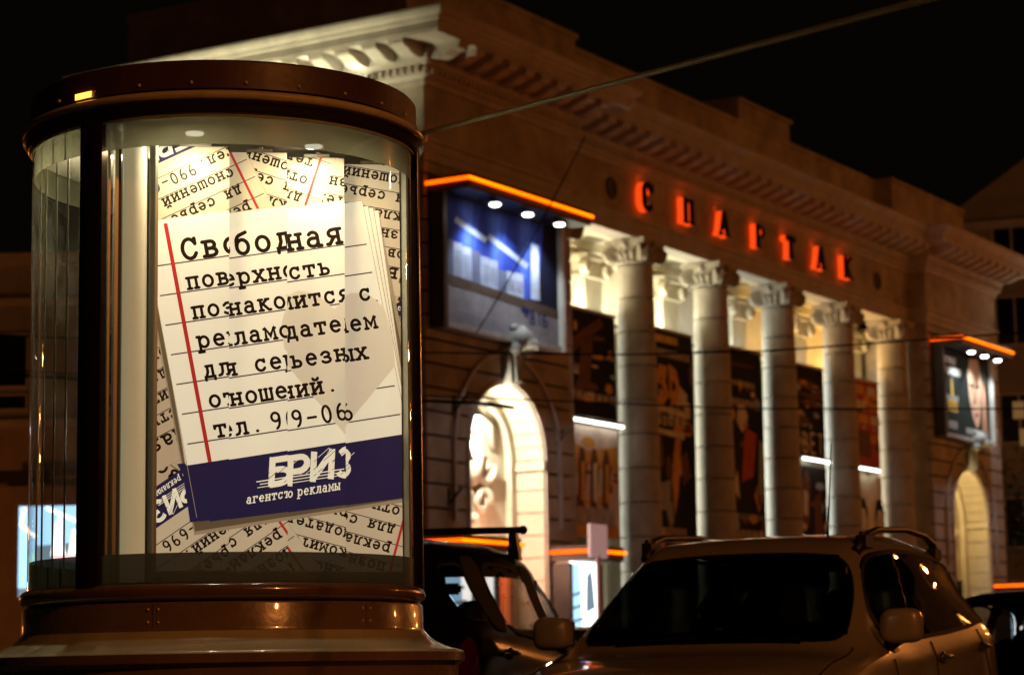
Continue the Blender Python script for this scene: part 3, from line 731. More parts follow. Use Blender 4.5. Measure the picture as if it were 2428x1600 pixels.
def capital(mb, cx, cy, z0, s_=1.0):
    mb.lathe([(.415*s_, z0), (.45*s_, z0+.03), (.415*s_, z0+.06), (.38*s_, z0+.10), (.40*s_, z0+.24), (.48*s_, z0+.42)], 28, c=(cx, cy, 0))
    # curved-sided abacus
    pts = []
    for q in range(4):
        a = pi/4+q*pi/2; a2 = a+pi/2; p = Vector((cos(a), sin(a)))*.72*s_; p2 = Vector((cos(a2), sin(a2)))*.72*s_
        for i in range(6):
            t = i/6; m_ = p.lerp(p2, t); m_ *= 1-.10*sin(pi*t); pts.append((cx+m_.x, cy+m_.y))
    mb.prism(pts, z0+.42, z0+.50, axes='xy'); mb.prism([(cx+(x-cx)*1.05, cy+(y-cy)*1.05) for x, y in pts], z0+.50, z0+.56, axes='xy')
    for q in range(4):
        a = pi/4+q*pi/2; volute(mb, Vector((cx+cos(a)*.56*s_, cy+sin(a)*.56*s_, z0+.22)), a, r=.19*s_, th=.16)
    for q in range(4):   # flower boss and leaves
        a = q*pi/2; mb.ball((cx+cos(a)*.50*s_, cy+sin(a)*.50*s_, z0+.44), .09, 8, 6)
        for da in (-.35, 0, .35):
            mb.tube([(cx+cos(a+da)*.38*s_, cy+sin(a+da)*.38*s_, z0+.04), (cx+cos(a+da)*.44*s_, cy+sin(a+da)*.44*s_, z0+.2), (cx+cos(a+da)*.52*s_, cy+sin(a+da)*.52*s_, z0+.26), (cx+cos(a+da)*.54*s_, cy+sin(a+da)*.54*s_, z0+.2)], [.05, .06, .045, .02], 6)
cap_me = None; drum_me = {}
for ci, x in enumerate(COLX):
    col = MB().box(-.64, .64, -.64, .64, .45, .62, .02).lathe([(.60, .62), (.63, .68), (.60, .75), (.54, .78), (.57, .83), (.50, .88)], 32).obj('column', COLSTONE, cinema, auto=radians(40))
    col.location = (x, CY, 0)
    zb = .88; zt = 10.22; nd = 12; hgt = (zt-zb)/nd
    for k in range(nd):
        if k not in drum_me:
            f = lambda t: CR*(1.0-.15*t**1.8)
            za, zc = zb+k*hgt, zb+(k+1)*hgt; ta, tb = k/nd, (k+1)/nd
            pr = [(.3, za+.013), (f(ta)-.022, za+.013), (f(ta), za+.024)]+[(f(ta+(tb-ta)*q/4), za+(zc-za)*q/4) for q in (1, 2, 3)]+[(f(tb), zc-.024), (f(tb)-.022, zc-.013), (.3, zc-.013)]
            dm = MB().lathe(pr, 36).obj('drum', COLSTONE, col, auto=radians(25)); drum_me[k] = dm.data
        else:
            dm = bpy.data.objects.new('drum', drum_me[k]); COL.objects.link(dm); dm.parent = col
    if cap_me is None:
        mb = MB(); capital(mb, 0, 0, 10.24)
        co = mb.obj('capital', COLSTONE, col, auto=radians(45)); cap_me = co.data
    else:
        co = bpy.data.objects.new('capital', cap_me); COL.objects.link(co); co.parent = col
    MB().lathe([(0, -.03), (.045, -.03), (.045, .02), (.02, .02)], 10, axis='y', c=(-.1, -.39, 8.78)).obj('hook', DARKMETAL, col)
# pilaster with capital on the back wall behind each column, and the pier side that catches the light
for x in COLX:
    MB().box(x-.42, x+.42, RW-.55, RW-.002, .45, 10.05, .01).obj('pier', STUCCO_IN, cinema)
    pc = MB(); pc.box(x-.50, x+.50, RW-.62, RW-.003, 10.05, 10.13, .01).box(x-.56, x+.56, RW-.70, RW-.004, 10.48, 10.60, .01).box(x-.44, x+.44, RW-.58, RW-.005, 10.13, 10.48)
    for sx in (-1, 1): volute(pc, Vector((x+sx*.48, RW-.62, 10.28)), 0, r=.18, th=.16)
    pc.obj('pier_capital', STUCCO_IN, cinema, auto=radians(45))
# round vents either side of the sign
for x in (8.45, 23.85):
    MB().lathe([(.18, -.03), (.24, -.03), (.26, 0), (.26, .02)], 24, axis='y', c=(x, PB, 11.78)).lathe([(0, .0), (.18, -.012)], 24, axis='y', c=(x, PB, 11.78)).obj('vent', mat('vent_dark', (.05, .04, .035), .7), cinema)
# small flag holders
for x, z, a in ((.95, 6.15, .6), (.75, 4.35, .2), (4.9, 5.85, .5)):
    fh = MB().box(-.05, .05, -.03, 0, -.18, .18, .01).tube([(0, -.03, -.1), (.12*a, -.28, .18)], .03).tube([(0, -.03, .1), (-.2, -.16, .02)], .012)
    f = fh.obj('flag_holder', BLACKMETAL, cinema); f.location = (x, -.001, z)

# ================================================================== SIGN LETTERS
sign = thing('cinema_sign', 'black block letters СПАРТАК glowing red from behind along the frieze', 'sign', (0, PB, 0), parent_frame=FB)
SF = {
 'С': [[(.44, .43), (.44, .50)]+arc(.25, .42, .17, .16, 20, 180, 7)+arc(.25, .18, .17, .16, 180, 340, 7)],
 'П': [[(.09, 0), (.09, .6)], [(.41, 0), (.41, .6)], [(.09, .54), (.41, .54)], [(0, .025), (.18, .025)], [(.32, .025), (.5, .025)]],
 'А': [[(.05, 0), (.23, .6)], [(.27, .6), (.43, 0)], [(.14, .2), (.36, .2)], [(-.02, .025), (.14, .025)], [(.33, .025), (.52, .025)]],
 'Р': [[(.10, 0), (.10, .6)], [(.10, .55), (.28, .55)]+arc(.28, .42, .13, .13, 90, -90, 8)+[(.10, .29)], [(0, .025), (.20, .025)]],
 'Т': [[(.25, 0), (.25, .6)], [(.02, .55), (.48, .55)], [(.03, .44), (.03, .58)], [(.47, .44), (.47, .58)], [(.15, .025), (.35, .025)]],
 'К': [[(.10, 0), (.10, .6)], [(.42, .6), (.14, .28)], [(.20, .34), (.44, 0)], [(0, .025), (.2, .025)], [(.34, .575), (.5, .575)], [(.35, .025), (.52, .025)]],
}
LZ = 11.47
LETX = [9.74, 11.79, 13.67, 15.73, 17.54, 19.43, 21.22]
for ch, x in zip('СПАРТАК', LETX):
    front = MB(); halo = MB(); k = 0
    for j, st in enumerate(SF[ch]):
        wd = .15 if j == 0 or (ch in 'П' and j == 1) or (ch == 'А' and j == 1) else .075
        if ch == 'А' and j == 0: wd = .07
        if ch == 'С': wd = .14
        for q in ribbon(st, wd, False):
            q = [(p[0]-.25, p[1]) for p in q]
            front.prism(q, -.275-.0015*j, -.215); halo.prism([(p[0], p[1]) for p in q], -.213-.0015*j, -.06)
    l = front.obj('letter', mat('matte_black_letter', (.004, .004, .004), .9), sign); l.location = (x, 0, LZ); l['label'] = 'black letter ' + ch
    h = halo.obj('glowing_side', emitter('red_halo', (1.0, .065, .006), 1.25) if 'red_halo' not in MATS else MATS['red_halo'], l)
    hot = MB().tube([(-.16 if ch != 'Т' else 0, -.12, .06), (-.16 if ch != 'Т' else 0, -.12, .54)], .022)
    lamp('POINT', 'letter_glow', (x, PB-.10, LZ+.66), .45, (1, .06, .01), sign, size=.05, frame=FB)

# ================================================================== BILLBOARDS
def art_obj(P, frame_fn, name, parent, mats, fn_n=None):
    V = []; F = []; Mi = []
    for q, z, c in P.p:
        n = len(V); V += [frame_fn(p, z) for p in q]; F.append(tuple(range(n, n+len(q)))); Mi.append(c)
    return mesh_obj(name, V, F, None, parent, mats=mats, fmat=Mi)
def pmat(name, c, g=0., rough=.75): return mat(name, tuple(min(.85, v*(2.1 if name.startswith('film') and 'black' not in name else 1)) for v in c), rough, noise=.3, nscale=2.5, spec=.15)
def neon_sign_box(t, w, zt, depth, seg=True):
    """canopy with a neon line round its edge; t sits at left bottom of wall"""
    MB().box(-.05, w+.05, -depth, 0, zt-.16, zt+.14, .01).obj('canopy', DARKMETAL, t)
    n = MB().tube([(-.09, 0.0, zt+.02), (-.09, -depth-.03, zt+.02), (w*.5, -depth-.035, zt+.02), (w+.07, -depth-.03, zt+.02)], .034, 8)
    n.obj('neon_tube', NEON, t)
    n = MB().tube([(-.10, -.1, zt+.02), (-.10, -depth-.056, zt+.02), (w+.05, -depth-.056, zt+.02)], .012, 8); n.obj('neon_core', NEON_HOT, t)
BBW, BBZ0, BBZ1 = 4.62, 7.68, 10.12
def billboard(x, label, art, mats, ypic):
    t = thing('billboard', label, 'billboard', (x, -.02, 0), parent_frame=FB, group='billboards over the arches')
    if x > 10: t.matrix_world = t.matrix_world @ Matrix.Scale(.90, 4, (1, 0, 0))
    bpy.context.view_layer.update()
    mb = MB(); d = -.34
    mb.box(-.02, .14, d, 0, BBZ0-.12, BBZ1+.1, .01); mb.obj('frame', DARKMETAL, t)
    MB().box(BBW-.14, BBW, d, 0, BBZ0-.12, BBZ1+.1, .01).obj('frame', PALEPANEL, t)  # light on the right jamb put into its pale colour
    MB().box(.14, BBW-.14, d*.9, 0, BBZ0-.14, BBZ0-.02, .01).obj('sill', mat('lit_sill_grey', (.35, .35, .33), .5, noise=.3), t)  # lit look of the sill put into its grey
    MB().box(.14, BBW-.14, -.22, -.02, BBZ0-.02, BBZ1+.1).obj('backing', DARKMETAL, t)
    art_obj(art, lambda p, z: (.14+p[0]*(BBW-.28), -.224-z, BBZ0+p[1]*(BBZ1+.05-BBZ0)), 'picture', t, mats)
    neon_sign_box(t, BBW, 10.32, .95)
    for i, lx in enumerate((.62+.1, 1.95, 3.2)):
        xx = lx+.35
        f = MB().tube([(xx, -.45, 10.16), (xx, -.80, 10.14)], .02).lathe([(0, .07), (.05, .07), (.14, 0), (.16, -.03), (.15, -.03)], 16, c=(xx, -.84, 10.05)).obj('lamp', DARKMETAL, t)
        MB().ball((xx, -.84, 10.015), .105, 14, 8, scale=(1, 1, .35)).obj('bulb', WHITE_LAMP, f)
        lamp('SPOT', 'billboard_lamp', (xx, -.82, 9.99), 230, (.80, .90, 1.0), t, size=.12, aim=(xx+.15, -.30, 8.0), angle=radians(100), frame=FB @ Matrix.Translation((x, -.02, 0)), blend=.8)
    return t
mA = [pmat('ad_night_blue', (.035, .07, .42)), pmat('ad_black', (.008, .010, .03)), pmat('ad_grey_street', (.27, .26, .28)), pmat('ad_pale_facade', (.50, .56, .70)), pmat('ad_shaded_facade', (.16, .18, .28)),
      pmat('ad_blue_beam', (.10, .20, .80)), pmat('ad_white_beam', (.55, .66, .95)), pmat('ad_brown_trees', (.10, .07, .05)), pmat('ad_logo_navy', (.02, .03, .12)), pmat('ad_mid_blue', (.06, .12, .60))]
A = Print(); rg = random.Random(5)
A.poly([(0, 0), (1, 0), (1, 1), (0, 1)], 0, 1); A.poly([(0, .33), (.80, .33), (.88, 1), (0, 1)], .001, 0)
A.poly([(0, 0), (1, 0), (1, .30), (0, .37)], .002, 2)
for x0 in (.06, .30, .56): A.poly([(x0+.10, .30), (x0+.16, .30), (x0+.26, 1), (x0+.06, 1)], .003, 9); A.poly([(x0+.11, .5), (x0+.15, .5), (x0+.20, 1), (x0+.10, 1)], .0035, 5)
for i in range(9):
    x0 = i*.075+.01; h = .62-.018*i+.05*rg.random(); A.poly([(x0, .30), (x0+.072, .30), (x0+.072, h), (x0, h)], .004+.0001*i, 3 if i % 3 else 4)
    for k in range(3): A.poly([(x0+.012+k*.02, .36), (x0+.022+k*.02, .36), (x0+.022+k*.02, h-.06), (x0+.012+k*.02, h-.06)], .006, 4)
for (a0, b0, a1, b1) in ((.10, .82, .36, .72), (.38, .76, .72, .60)): A.line([(a0, b0), (a1, b1)], .05, .0065, 6)
A.poly([(.745, .34), (.83, .34), (.825, .80), (.755, .80)], .007, 6); A.poly([(.80, .34), (.83, .34), (.825, .80), (.80, .80)], .0074, 3)
A.poly([(0, .30), (1, .22), (1, .30), (0, .38)], .008, 7)
for (txt, ox) in (('В', .745), ('Т', .80), ('Б', .855)):
    S = {'В': [[(0, 0), (0, 1)], [(0, 1), (.6, .9), (.6, .6), (0, .52)], [(0, .52), (.7, .45), (.7, .1), (0, 0)]], 'Т': [[(.4, 0), (.4, 1)], [(0, .95), (.8, .95)]], 'Б': [[(0, 0), (0, 1)], [(0, .95), (.7, .95)], [(0, .55), (.7, .5), (.7, .08), (0, 0)]]}[txt]
    for st in S: A.line([(ox+p[0]*.045, .13+p[1]*.10) for p in st], .014, .009, 8)
A.line([(.66, .235), (.73, .225)], .05, .0092, 8); A.line([(.68, .19), (.72, .187)], .012, .0092, 8)
for i in range(3): A.line([(.10, .09-.03*i), (.60-.1*i, .06-.03*i)], .006, .009, 4)
billboard(.12, 'floodlit blue night-city billboard under an orange neon canopy, left bay above the bright arch', A, mA, 0)
mB = [pmat('ad2_black', (.015, .022, .018)), pmat('ad2_white', (.72, .74, .66)), pmat('ad2_skin', (.62, .38, .24)), pmat('ad2_skin_shade', (.30, .13, .07)), pmat('ad2_amber', (.62, .36, .06)), pmat('ad2_grey', (.30, .30, .26)), pmat('ad2_red', (.35, .05, .03))]
B = Print(); B.poly([(0, 0), (1, 0), (1, 1), (0, 1)], 0, 0)
for r, (n, y) in enumerate(((6, .86), (8, .74))):
    for i in range(n):
        x0 = .03+i*.048
        B.line([(x0, y-.045), (x0, y+.045)], .017, .002, 1)
        if i % 2: B.line([(x0, y+.03), (x0+.03, y+.03)], .016, .0022, 1)
        if i % 3 == 0: B.line([(x0, y-.0), (x0+.03, y)], .014, .0024, 1)
        B.line([(x0+.031, y-.045), (x0+.031, y+.045)], .012, .0026, 1)
B.poly([(.60, .95), (.78, .97), (.84, .70), (.82, .45), (.76, .20), (.70, .12), (.62, .25), (.56, .45), (.55, .75)], .002, 2)
B.poly([(.80, .0), (.96, 0), (.93, .60), (.86, .74), (.82, .60)], .003, 3); B.poly([(.83, .05), (.90, .05), (.90, .55), (.86, .66)], .0035, 2)
B.poly([(.58, .62), (.66, .60), (.67, .64), (.60, .66)], .004, 0); B.poly([(.70, .60), (.78, .62), (.77, .66), (.71, .64)], .004, 0); B.poly([(.66, .30), (.75, .31), (.72, .26), (.68, .25)], .004, 6)
B.poly([(.68, .58), (.70, .42), (.64, .41)], .0041, 3)
B.poly([(.17, .44), (.23, .44), (.205, .66), (.195, .66)], .004, 4); B.poly([(.10, .26), (.30, .26), (.30, .44), (.10, .44)], .0045, 4); B.poly([(.08, .39), (.32, .39), (.32, .45), (.08, .45)], .005, 5)
for k in range(5): B.line([(.12+.04*k, .28), (.12+.04*k, .37)], .012, .0052, 0)
B.poly([(.10, .06), (.28, .06), (.28, .15), (.10, .15)], .005, 5); B.poly([(.46, .04), (.95, .04), (.95, .11), (.46, .11)], .0055, 5)
billboard(26.35, 'black billboard with a pale face and white lettering under orange neon, on the right bay', B, mB, 0)

# ================================================================== BANNERS BETWEEN COLUMNS
BANY = .97
mD = [pmat('film_black', (.020, .017, .015)), pmat('film_orange', (.78, .20, .04)), pmat('film_pink', (.62, .32, .26)), pmat('film_cream', (.50, .36, .24)), pmat('film_grey_blue', (.20, .22, .25)), pmat('film_dark_brown', (.10, .045, .025)), pmat('film_red', (.28, .05, .03)), pmat('film_skin', (.55, .36, .26)), pmat('film_yellow', (.50, .30, .05))]
def banner(x0, x1, z0, z1, label, draw, bg=0):
    t = thing('film_banner', label, 'banner', (x0, BANY, 0), parent_frame=FB, group='film banners between the columns')
    w = x1-x0; P = Print(); P.poly([(0, 0), (1, 0), (1, 1), (0, 1)], 0, bg)
    r_ = random.Random(label); pal = [5, 5, 4, 7, 1] if bg == 0 else ([5, 6, 3, 1] if bg != 3 else [7, 2, 7])
    for k in range(26):
        cx, cy = r_.random(), .15+.75*r_.random(); n = r_.randint(4, 6); a0 = r_.random()*6; rx, ry = .03+.12*r_.random(), .012+.06*r_.random()
        P.poly([(min(1, max(0, cx+rx*cos(a0-2*pi*i/n))), cy+ry*sin(a0-2*pi*i/n)) for i in range(n)], .0004+.00004*k, r_.choice(pal))
    draw(P)
    MB().box(0, w, 0, .06, z0, z1).obj('panel', DARKMETAL, t)
    art_obj(P, lambda p, z: (p[0]*w, -.004-z*1.5, z0+p[1]*(z1-z0)), 'picture', t, mD)
    return t
def txtbar(P, x0, x1, y, h, c, n, z=.004, seed=1):
    r = random.Random(seed); w = (x1-x0)/n
    for i in range(n):
        a = x0+i*w+w*.18
        P.line([(a, y), (a, y+h)], w*.24, z, c); P.line([(a+w*.45, y), (a+w*.45, y+h)], w*.22, z+.0002, c)
        yy = y+h*r.choice((.05, .5, .93)); P.line([(a, yy), (a+w*.45, yy)], h*.14, z+.0004, c)
def word(P, s_, x, y, adv, sy, w, c, z=.006):
    Q = Print(); Q.text(s_, 0, 0, 1., w, 0, c)
    for q, zz, cc in Q.p: P.p.append(([(x+p[0]*adv, y+p[1]*sy) for p in q], z+zz, cc))
def d1(P):
    P.poly([(.1, .62), (.75, .98), (.80, .90), (.18, .52)], .002, 5); P.poly([(.35, .25), (.55, .25), (.62, .75), (.45, .85)], .003, 5); txtbar(P, .0, 1., .15, .08, 3, 9)
def d2(P):
    P.poly([(0, .6), (1, .75), (1, 1), (0, 1)], .001, 2); P.poly([(0, .55), (.5, .65), (1, .6), (1, .85), (.5, .78), (0, .9)], .002, 1)
    for i, x in enumerate((.12, .32, .52, .72)):
        P.poly([(x, .28), (x+.10, .26), (x+.17, .66), (x+.02, .70)], .004, 5); P.poly([(x+.05, .34), (x+.12, .30), (x+.13, .70), (x+.07, .78)], .005, 1 if i % 2 else 3)
        P.poly([(x+.02, .66), (x+.14, .68), (x+.11, .80), (x+.05, .80)], .006, 5)
    P.poly([(0, 0), (1, 0), (1, .12), (0, .16)], .002, 1); txtbar(P, .06, .94, .11, .16, 4, 7, .007)
def d3(P):
    P.poly([(.28, .955), (.72, .955), (.72, .985), (.28, .985)], .002, 8); txtbar(P, .02, .95, .90, .03, 7, 12)
    word(P, '3', .0, .0, 0, 0, .1, 1) if False else None
    for st in ([(.34, .84), (.46, .84), (.42, .80), (.48, .76), (.40, .735), (.34, .75)],): P.line(st, .055, .004, 1)
    for st in ([(.56, .74), (.56, .845), (.66, .83), (.70, .79), (.66, .75), (.56, .74)],): P.line(st, .055, .004, 1)
    P.poly([(.02, .69), (.92, .67), (.92, .695), (.02, .715)], .004, 3); txtbar(P, .15, .85, .63, .04, 3, 6, .005, 4); P.poly([(.1, .60), (.8, .585), (.8, .61), (.1, .62)], .004, 3)
    P.poly([(0, .35), (.18, .40), (.25, .55), (0, .62)], .003, 4); P.poly([(.20, .42), (.40, .48), (.38, .56), (.22, .56)], .004, 5); P.poly([(.62, .58), (.74, .60), (.66, .38), (.58, .28), (.54, .42)], .005, 1)
    P.poly([(.3, .30), (.5, .30), (.52, .42), (.3, .40)], .004, 4); P.poly([(.75, .40), (.9, .44), (.85, .54), (.72, .52)], .004, 5)
    txtbar(P, .12, .80, .205, .03, 2, 9, .005, 8); P.poly([(.12, .180), (.80, .176), (.80, .187), (.12, .191)], .005, 8)
    for k in range(3): P.poly([(.12, .13-.05*k), (.85, .13-.05*k), (.85, .165-.05*k), (.12, .165-.05*k)], .004, 6)
def d4(P):
    txtbar(P, .08, .85, .93, .02, 5, 10); txtbar(P, .08, .85, .85, .022, 3, 10, .004, 3); txtbar(P, .1, .8, .77, .026, 3, 9, .004, 5)
    P.poly([(0, .40), (.16, .45), (.10, .70), (0, .72)], .003, 2); P.poly([(.50, .45), (.75, .48), (.85, .66), (.60, .68)], .003, 6); P.poly([(.85, .40), (1, .42), (1, .62), (.9, .64)], .003, 4)
    P.poly([(.3, .42), (.45, .38), (.42, .50)], .003, 7); txtbar(P, .05, .95, .30, .022, 4, 9, .004, 7); txtbar(P, .08, .95, .135, .12, 7, 7, .005, 9); txtbar(P, .2, .7, .05, .02, 5, 7, .004, 2)
def d5(P):
    for k in range(3): P.poly([(.45, .76-.09*k), (1, .74-.09*k), (1, .78-.09*k), (.45, .80-.09*k)], .003, 5)
    P.poly([(0, .10), (.18, .08), (.12, .55), (0, .6)], .003, 3); P.poly([(.15, .32), (.25, .3), (.30, .65), (.18, .70)], .004, 5)
    L = {'С': [arc(.5, .5, .4, .48, 50, 310, 8)], 'В': [[(.15, 0), (.15, 1)], [(.15, 1), (.7, .85), (.6, .55), (.15, .52)], [(.15, .5), (.8, .4), (.7, .03), (.15, 0)]], 'Е': [[(.15, 0), (.15, 1)], [(.15, 1), (.8, 1)], [(.15, .5), (.7, .5)], [(.15, 0), (.8, 0)]], 'Т': [[(.5, 0), (.5, 1)], [(.1, 1), (.9, 1)]]}
    for i, ch in enumerate('СВЕТ'):
        for st in L[ch]: P.line([(.26+i*.18+p[0]*.16, .04+p[1]*.22) for p in st], .035, .006+.0005*i, 3)
def d6(P):
    P.poly([(.3, .55), (.55, .50), (.6, .85), (.38, .9)], .003, 5); P.poly([(.42, .6), (.52, .58), (.54, .78), (.44, .8)], .004, 7); P.poly([(.65, .1), (.9, .12), (.85, .8), (.7, .75)], .003, 5); P.poly([(.05, .1), (.2, .1), (.25, .3), (.1, .35)], .003, 4); P.poly([(.35, .02), (.5, .02), (.5, .2), (.38, .22)], .003, 4)
def d7(P):
    for k, y in enumerate((.84, .66, .50)):
        for i in range(3): P.poly([(.05+.32*i+.04*k, y), (.30+.32*i+.04*k, y), (.30+.32*i+.04*k, y+.11), (.05+.32*i+.04*k, y+.11)], .003+.0002*k, 1 if (i+k) % 2 else 3)
    P.poly([(.15, .12), (.75, .10), (.75, .42), (.15, .42)], .004, 5); P.poly([(.30, .15), (.42, .15), (.42, .36), (.30, .36)], .005, 6)
def d8(P):
    for x, s_ in ((.30, 1.), (.80, .85)):
        P.poly([(x, .52), (x+.28*s_, .52), (x+.30*s_, .70), (x+.22*s_, .80), (x+.06*s_, .80), (x-.02*s_, .68)], .002, 0)
        P.poly([(x+.04, .20), (x+.25*s_, .20), (x+.27*s_, .62), (x+.22*s_, .71), (x+.07, .71), (x+.02, .60)], .003, 7)
        P.poly([(x+.07, .50), (x+.12, .50), (x+.12, .53), (x+.07, .53)], .005, 0); P.poly([(x+.17, .50), (x+.22, .50), (x+.22, .53), (x+.17, .53)], .005, 0); P.poly([(x+.10, .30), (x+.19, .30), (x+.19, .33), (x+.10, .33)], .005, 6)
        P.poly([(x-.1, -.0), (x+.4*s_, 0), (x+.3*s_, .20), (x, .20)], .0025, 0)
gp = [(COLX[i]+.42, COLX[i+1]-.74) for i in range(5)]
ZB1 = 8.93
banner(gp[0][0], gp[0][1], 6.60, ZB1, 'very dark film banner above a light tube, between bay wall and first column', d1)
banner(gp[0][0], gp[0][1], 3.92, 6.38, 'orange and pink film banner with running figures, left of the first column', d2, 2)
banner(gp[1][0], gp[1][1], 2.9, ZB1, 'tall black film banner with orange 3D and a flame figure, second gap', d3)
banner(gp[2][0], gp[2][1], 2.9, ZB1, 'tall dark film banner with large pale title letters, middle gap', d4)
banner(gp[3][0], gp[3][1], 6.56, ZB1, 'black film banner reading СВЕТ above a short light tube', d5)
banner(gp[3][0], gp[3][1], 3.1, 6.30, 'dark film banner with a seated figure, under the СВЕТ banner', d6)
banner(gp[4][0], gp[4][1], 6.56, ZB1, 'red film banner with orange blocks, between the last two columns', d7, 6)
banner(gp[4][0], gp[4][1], 3.1, 6.30, 'cream film banner with two dark-haired faces, under the red banner', d8, 3)
tg = 'light tubes across the banners'
for (x0, x1, lab) in ((gp[0][0]+.1, gp[0][1], 'bright white light tube between the dark and the orange banner'), (gp[3][0]+.9, gp[3][1]-.1, 'short white light tube under the СВЕТ banner'), (gp[4][0]+.1, gp[4][1]-.5, 'white light tube between the red banner and the two faces')):
    t = thing('light_tube', lab, 'lamp', ((x0+x1)/2, BANY-.16, 6.45), parent_frame=FB, group=tg); hw = (x1-x0)/2
    MB().box(-hw-.05, hw+.05, .0, .12, .02, .10, .01).obj('housing', DARKMETAL, t); MB().tube([(-hw, 0, 0), (hw, 0, 0)], .032, 10).obj('tube', emitter('tube_glow', (.95, 1, .92), 6) if 'tube_glow' not in MATS else MATS['tube_glow'], t)
for i in range(5):   # shelf on top of the banner frames
    MB().box(gp[i][0]-.02, gp[i][1]+.02, BANY-.05, BANY+.35, ZB1+.005, ZB1+.07, .01).obj('banner_shelf', STUCCO_IN, cinema)

# ================================================================== SHOWCASES AT THE FOOT OF THE BAYS
showart = [BOX_LIGHT, emitter('box_white', (1, 1, 1), 3.2), emitter('box_sky', (.40, .70, 1.0), 1.6), emitter('box_grey', (.30, .42, .50), .7), emitter('box_pink', (1, .62, .60), 1.6), emitter('box_green', (.55, 1.0, .45), 2.0)]
def showcase(x, w, zt, label, kind, neon=True, ylen=.9, zpic=(1.1, 3.3)):
    t = thing('poster_showcase', label, 'showcase', (x, -.10, 0), parent_frame=FB, group='lit poster showcases')
    MB().box(0, w, -.30, .0, 0, zpic[0]-.05, .02).obj('base', DARKMETAL, t)
    MB().box(0, .10, -.42, 0, zpic[0]-.05, zt-.2, .01).box(w-.10, w, -.42, 0, zpic[0]-.05, zt-.2, .01).obj('frame', DARKMETAL, t)
    P = Print(); P.poly([(0, 0), (1, 0), (1, 1), (0, 1)], 0, 1 if kind else 0); r = random.Random(kind)
    P.poly([(.0, .2), (.45, .1), (.35, .95), (0, .95)], .002, 2); P.poly([(.55, .5), (.9, .55), (.8, .9), (.6, .85)], .003, 3)
    for i in range(4): P.line([(.1, .3+.12*i), (.4+.1*r.random(), .33+.12*i)], .03, .004+.0002*i, 3)
    art_obj(P, lambda p, z: (.10+p[0]*(w-.2), -.34-z, zpic[0]+p[1]*(zpic[1]-zpic[0])), 'poster', t, showart)
    MB().box(.10, w-.10, -.33, -.02, zpic[0], zpic[1]).obj('light_box', PALEPANEL, t)
    if neon: neon_sign_box(t, w, zt, ylen)
    return t
showcase(-.35, 2.05, 3.42, 'poster showcase under an orange neon canopy, left of the bright arch', 1)
showcase(4.42, 1.35, 3.40, 'white poster showcase under an orange neon canopy, right of the bright arch', 2)
showcase(30.55, 1.3, 3.35, 'poster showcase with red neon canopy at the far right of the cinema', 3)
ds = thing('square_sign', 'small pale pink square sign on a pole beside the arch showcase', 'sign', (4.15, -1.35, 0), parent_frame=FB)
MB().box(-.40, .30, -.04, .04, 3.25, 3.92, .02).obj('board', mat('pink_board', (.66, .52, .52), .5, emit=(.9, .55, .55), estr=.25), ds); MB().tube([(-.05, 0, 0), (-.05, 0, 3.3)], .05).obj('pole', mat('pink_pole', (.5, .3, .28), .5), ds)
dn2 = thing('door_neon', 'orange red neon box hanging over the doorway inside the left arch', 'sign', (3.5, .55, 0), parent_frame=FB)
MB().box(-.35, .35, -.03, .12, 3.05, 3.5, .02).obj('box', mat('red_lit_plastic', (.6, .08, .03), .4, emit=(1, .12, .02), estr=1.2), dn2); MB().tube([(-.28, -.06, 3.30), (.28, -.06, 3.30)], .03).obj('neon_tube', NEON, dn2)
MB().box(-.30, -.05, -.02, .10, .8, 3.04, .01).box(.12, .30, -.02, .10, .8, 3.04, .01).obj('lit_strip', mat('orange_lit_plastic', (.7, .2, .08), .4, emit=(1, .22, .06), estr=.8), dn2)

# ================================================================== LAMPS ON THE CINEMA
def wall_lamp(x, y, z, label, r=.16, e=WHITE_LAMP, grp=None):
    t = thing('wall_lamp', label, 'lamp', (x, y, z), parent_frame=FB, group=grp)
    MB().tube([(-.25, .45, .30), (-.05, .05, .22), (0, 0, .12)], .025).obj('arm', DARKMETAL, t)
    MB().lathe([(0, .16), (.06, .15), (r, .02), (r+.02, -.02), (r, -.03)], 18).obj('shade', DARKMETAL, t, auto=radians(40))
    MB().ball((0, 0, -.025), r*.9, 14, 8, scale=(1, 1, .3)).obj('bulb', e, t); return t
wall_lamp(2.05, .25, 6.05, 'bright round lamp hanging in the left arch above the scroll')
lamp('POINT', 'arch_light', (2.1, .28, 5.82), 460, (1, .92, .74), size=.12, frame=FB)
lamp('POINT', 'arch_light_low', (3.0, .30, 3.2), 90, (1, .50, .32), size=.2, frame=FB)
wall_lamp(27.98, .2, 6.05, 'small white lamp under the crown of the right arch', .07)
lamp('POINT', 'arch_light_right', (28.2, .22, 5.6), 120, (1, .70, .30), size=.15, frame=FB)
bayc = [(1, .90, .62), (.96, .94, .70), (.80, .86, .78), (1, .66, .26), (1, .60, .18)]; baye = [100, 80, 24, 38, 62]
for i in range(5):
    cx = (COLX[i]+COLX[i+1])/2
    for k, dx in enumerate((-.9, .9)):
        lamp('AREA', 'banner_top_light', (cx+dx, 1.80, ZB1+.12), baye[i]*.62, bayc[i], size=(.7, .12), aim=(cx+dx, 1.9, 11), frame=FB)
    t = thing('banner_floodlight', 'slim floodlight trough on the shelf of banner bay %s' % ('one two three four five'.split()[i]), 'lamp', (cx, 1.80, ZB1+.07), parent_frame=FB, group='floodlight troughs above the banners')
    MB().box(-1.3, 1.3, -.07, .07, 0, .035, .01).obj('trough', DARKMETAL, t)
colc = [(.86, .94, .86), (.90, .96, .82), (.84, .96, .92), (.80, .94, .96), (1.0, .90, .66)]; cole = [330, 520, 560, 520, 360]
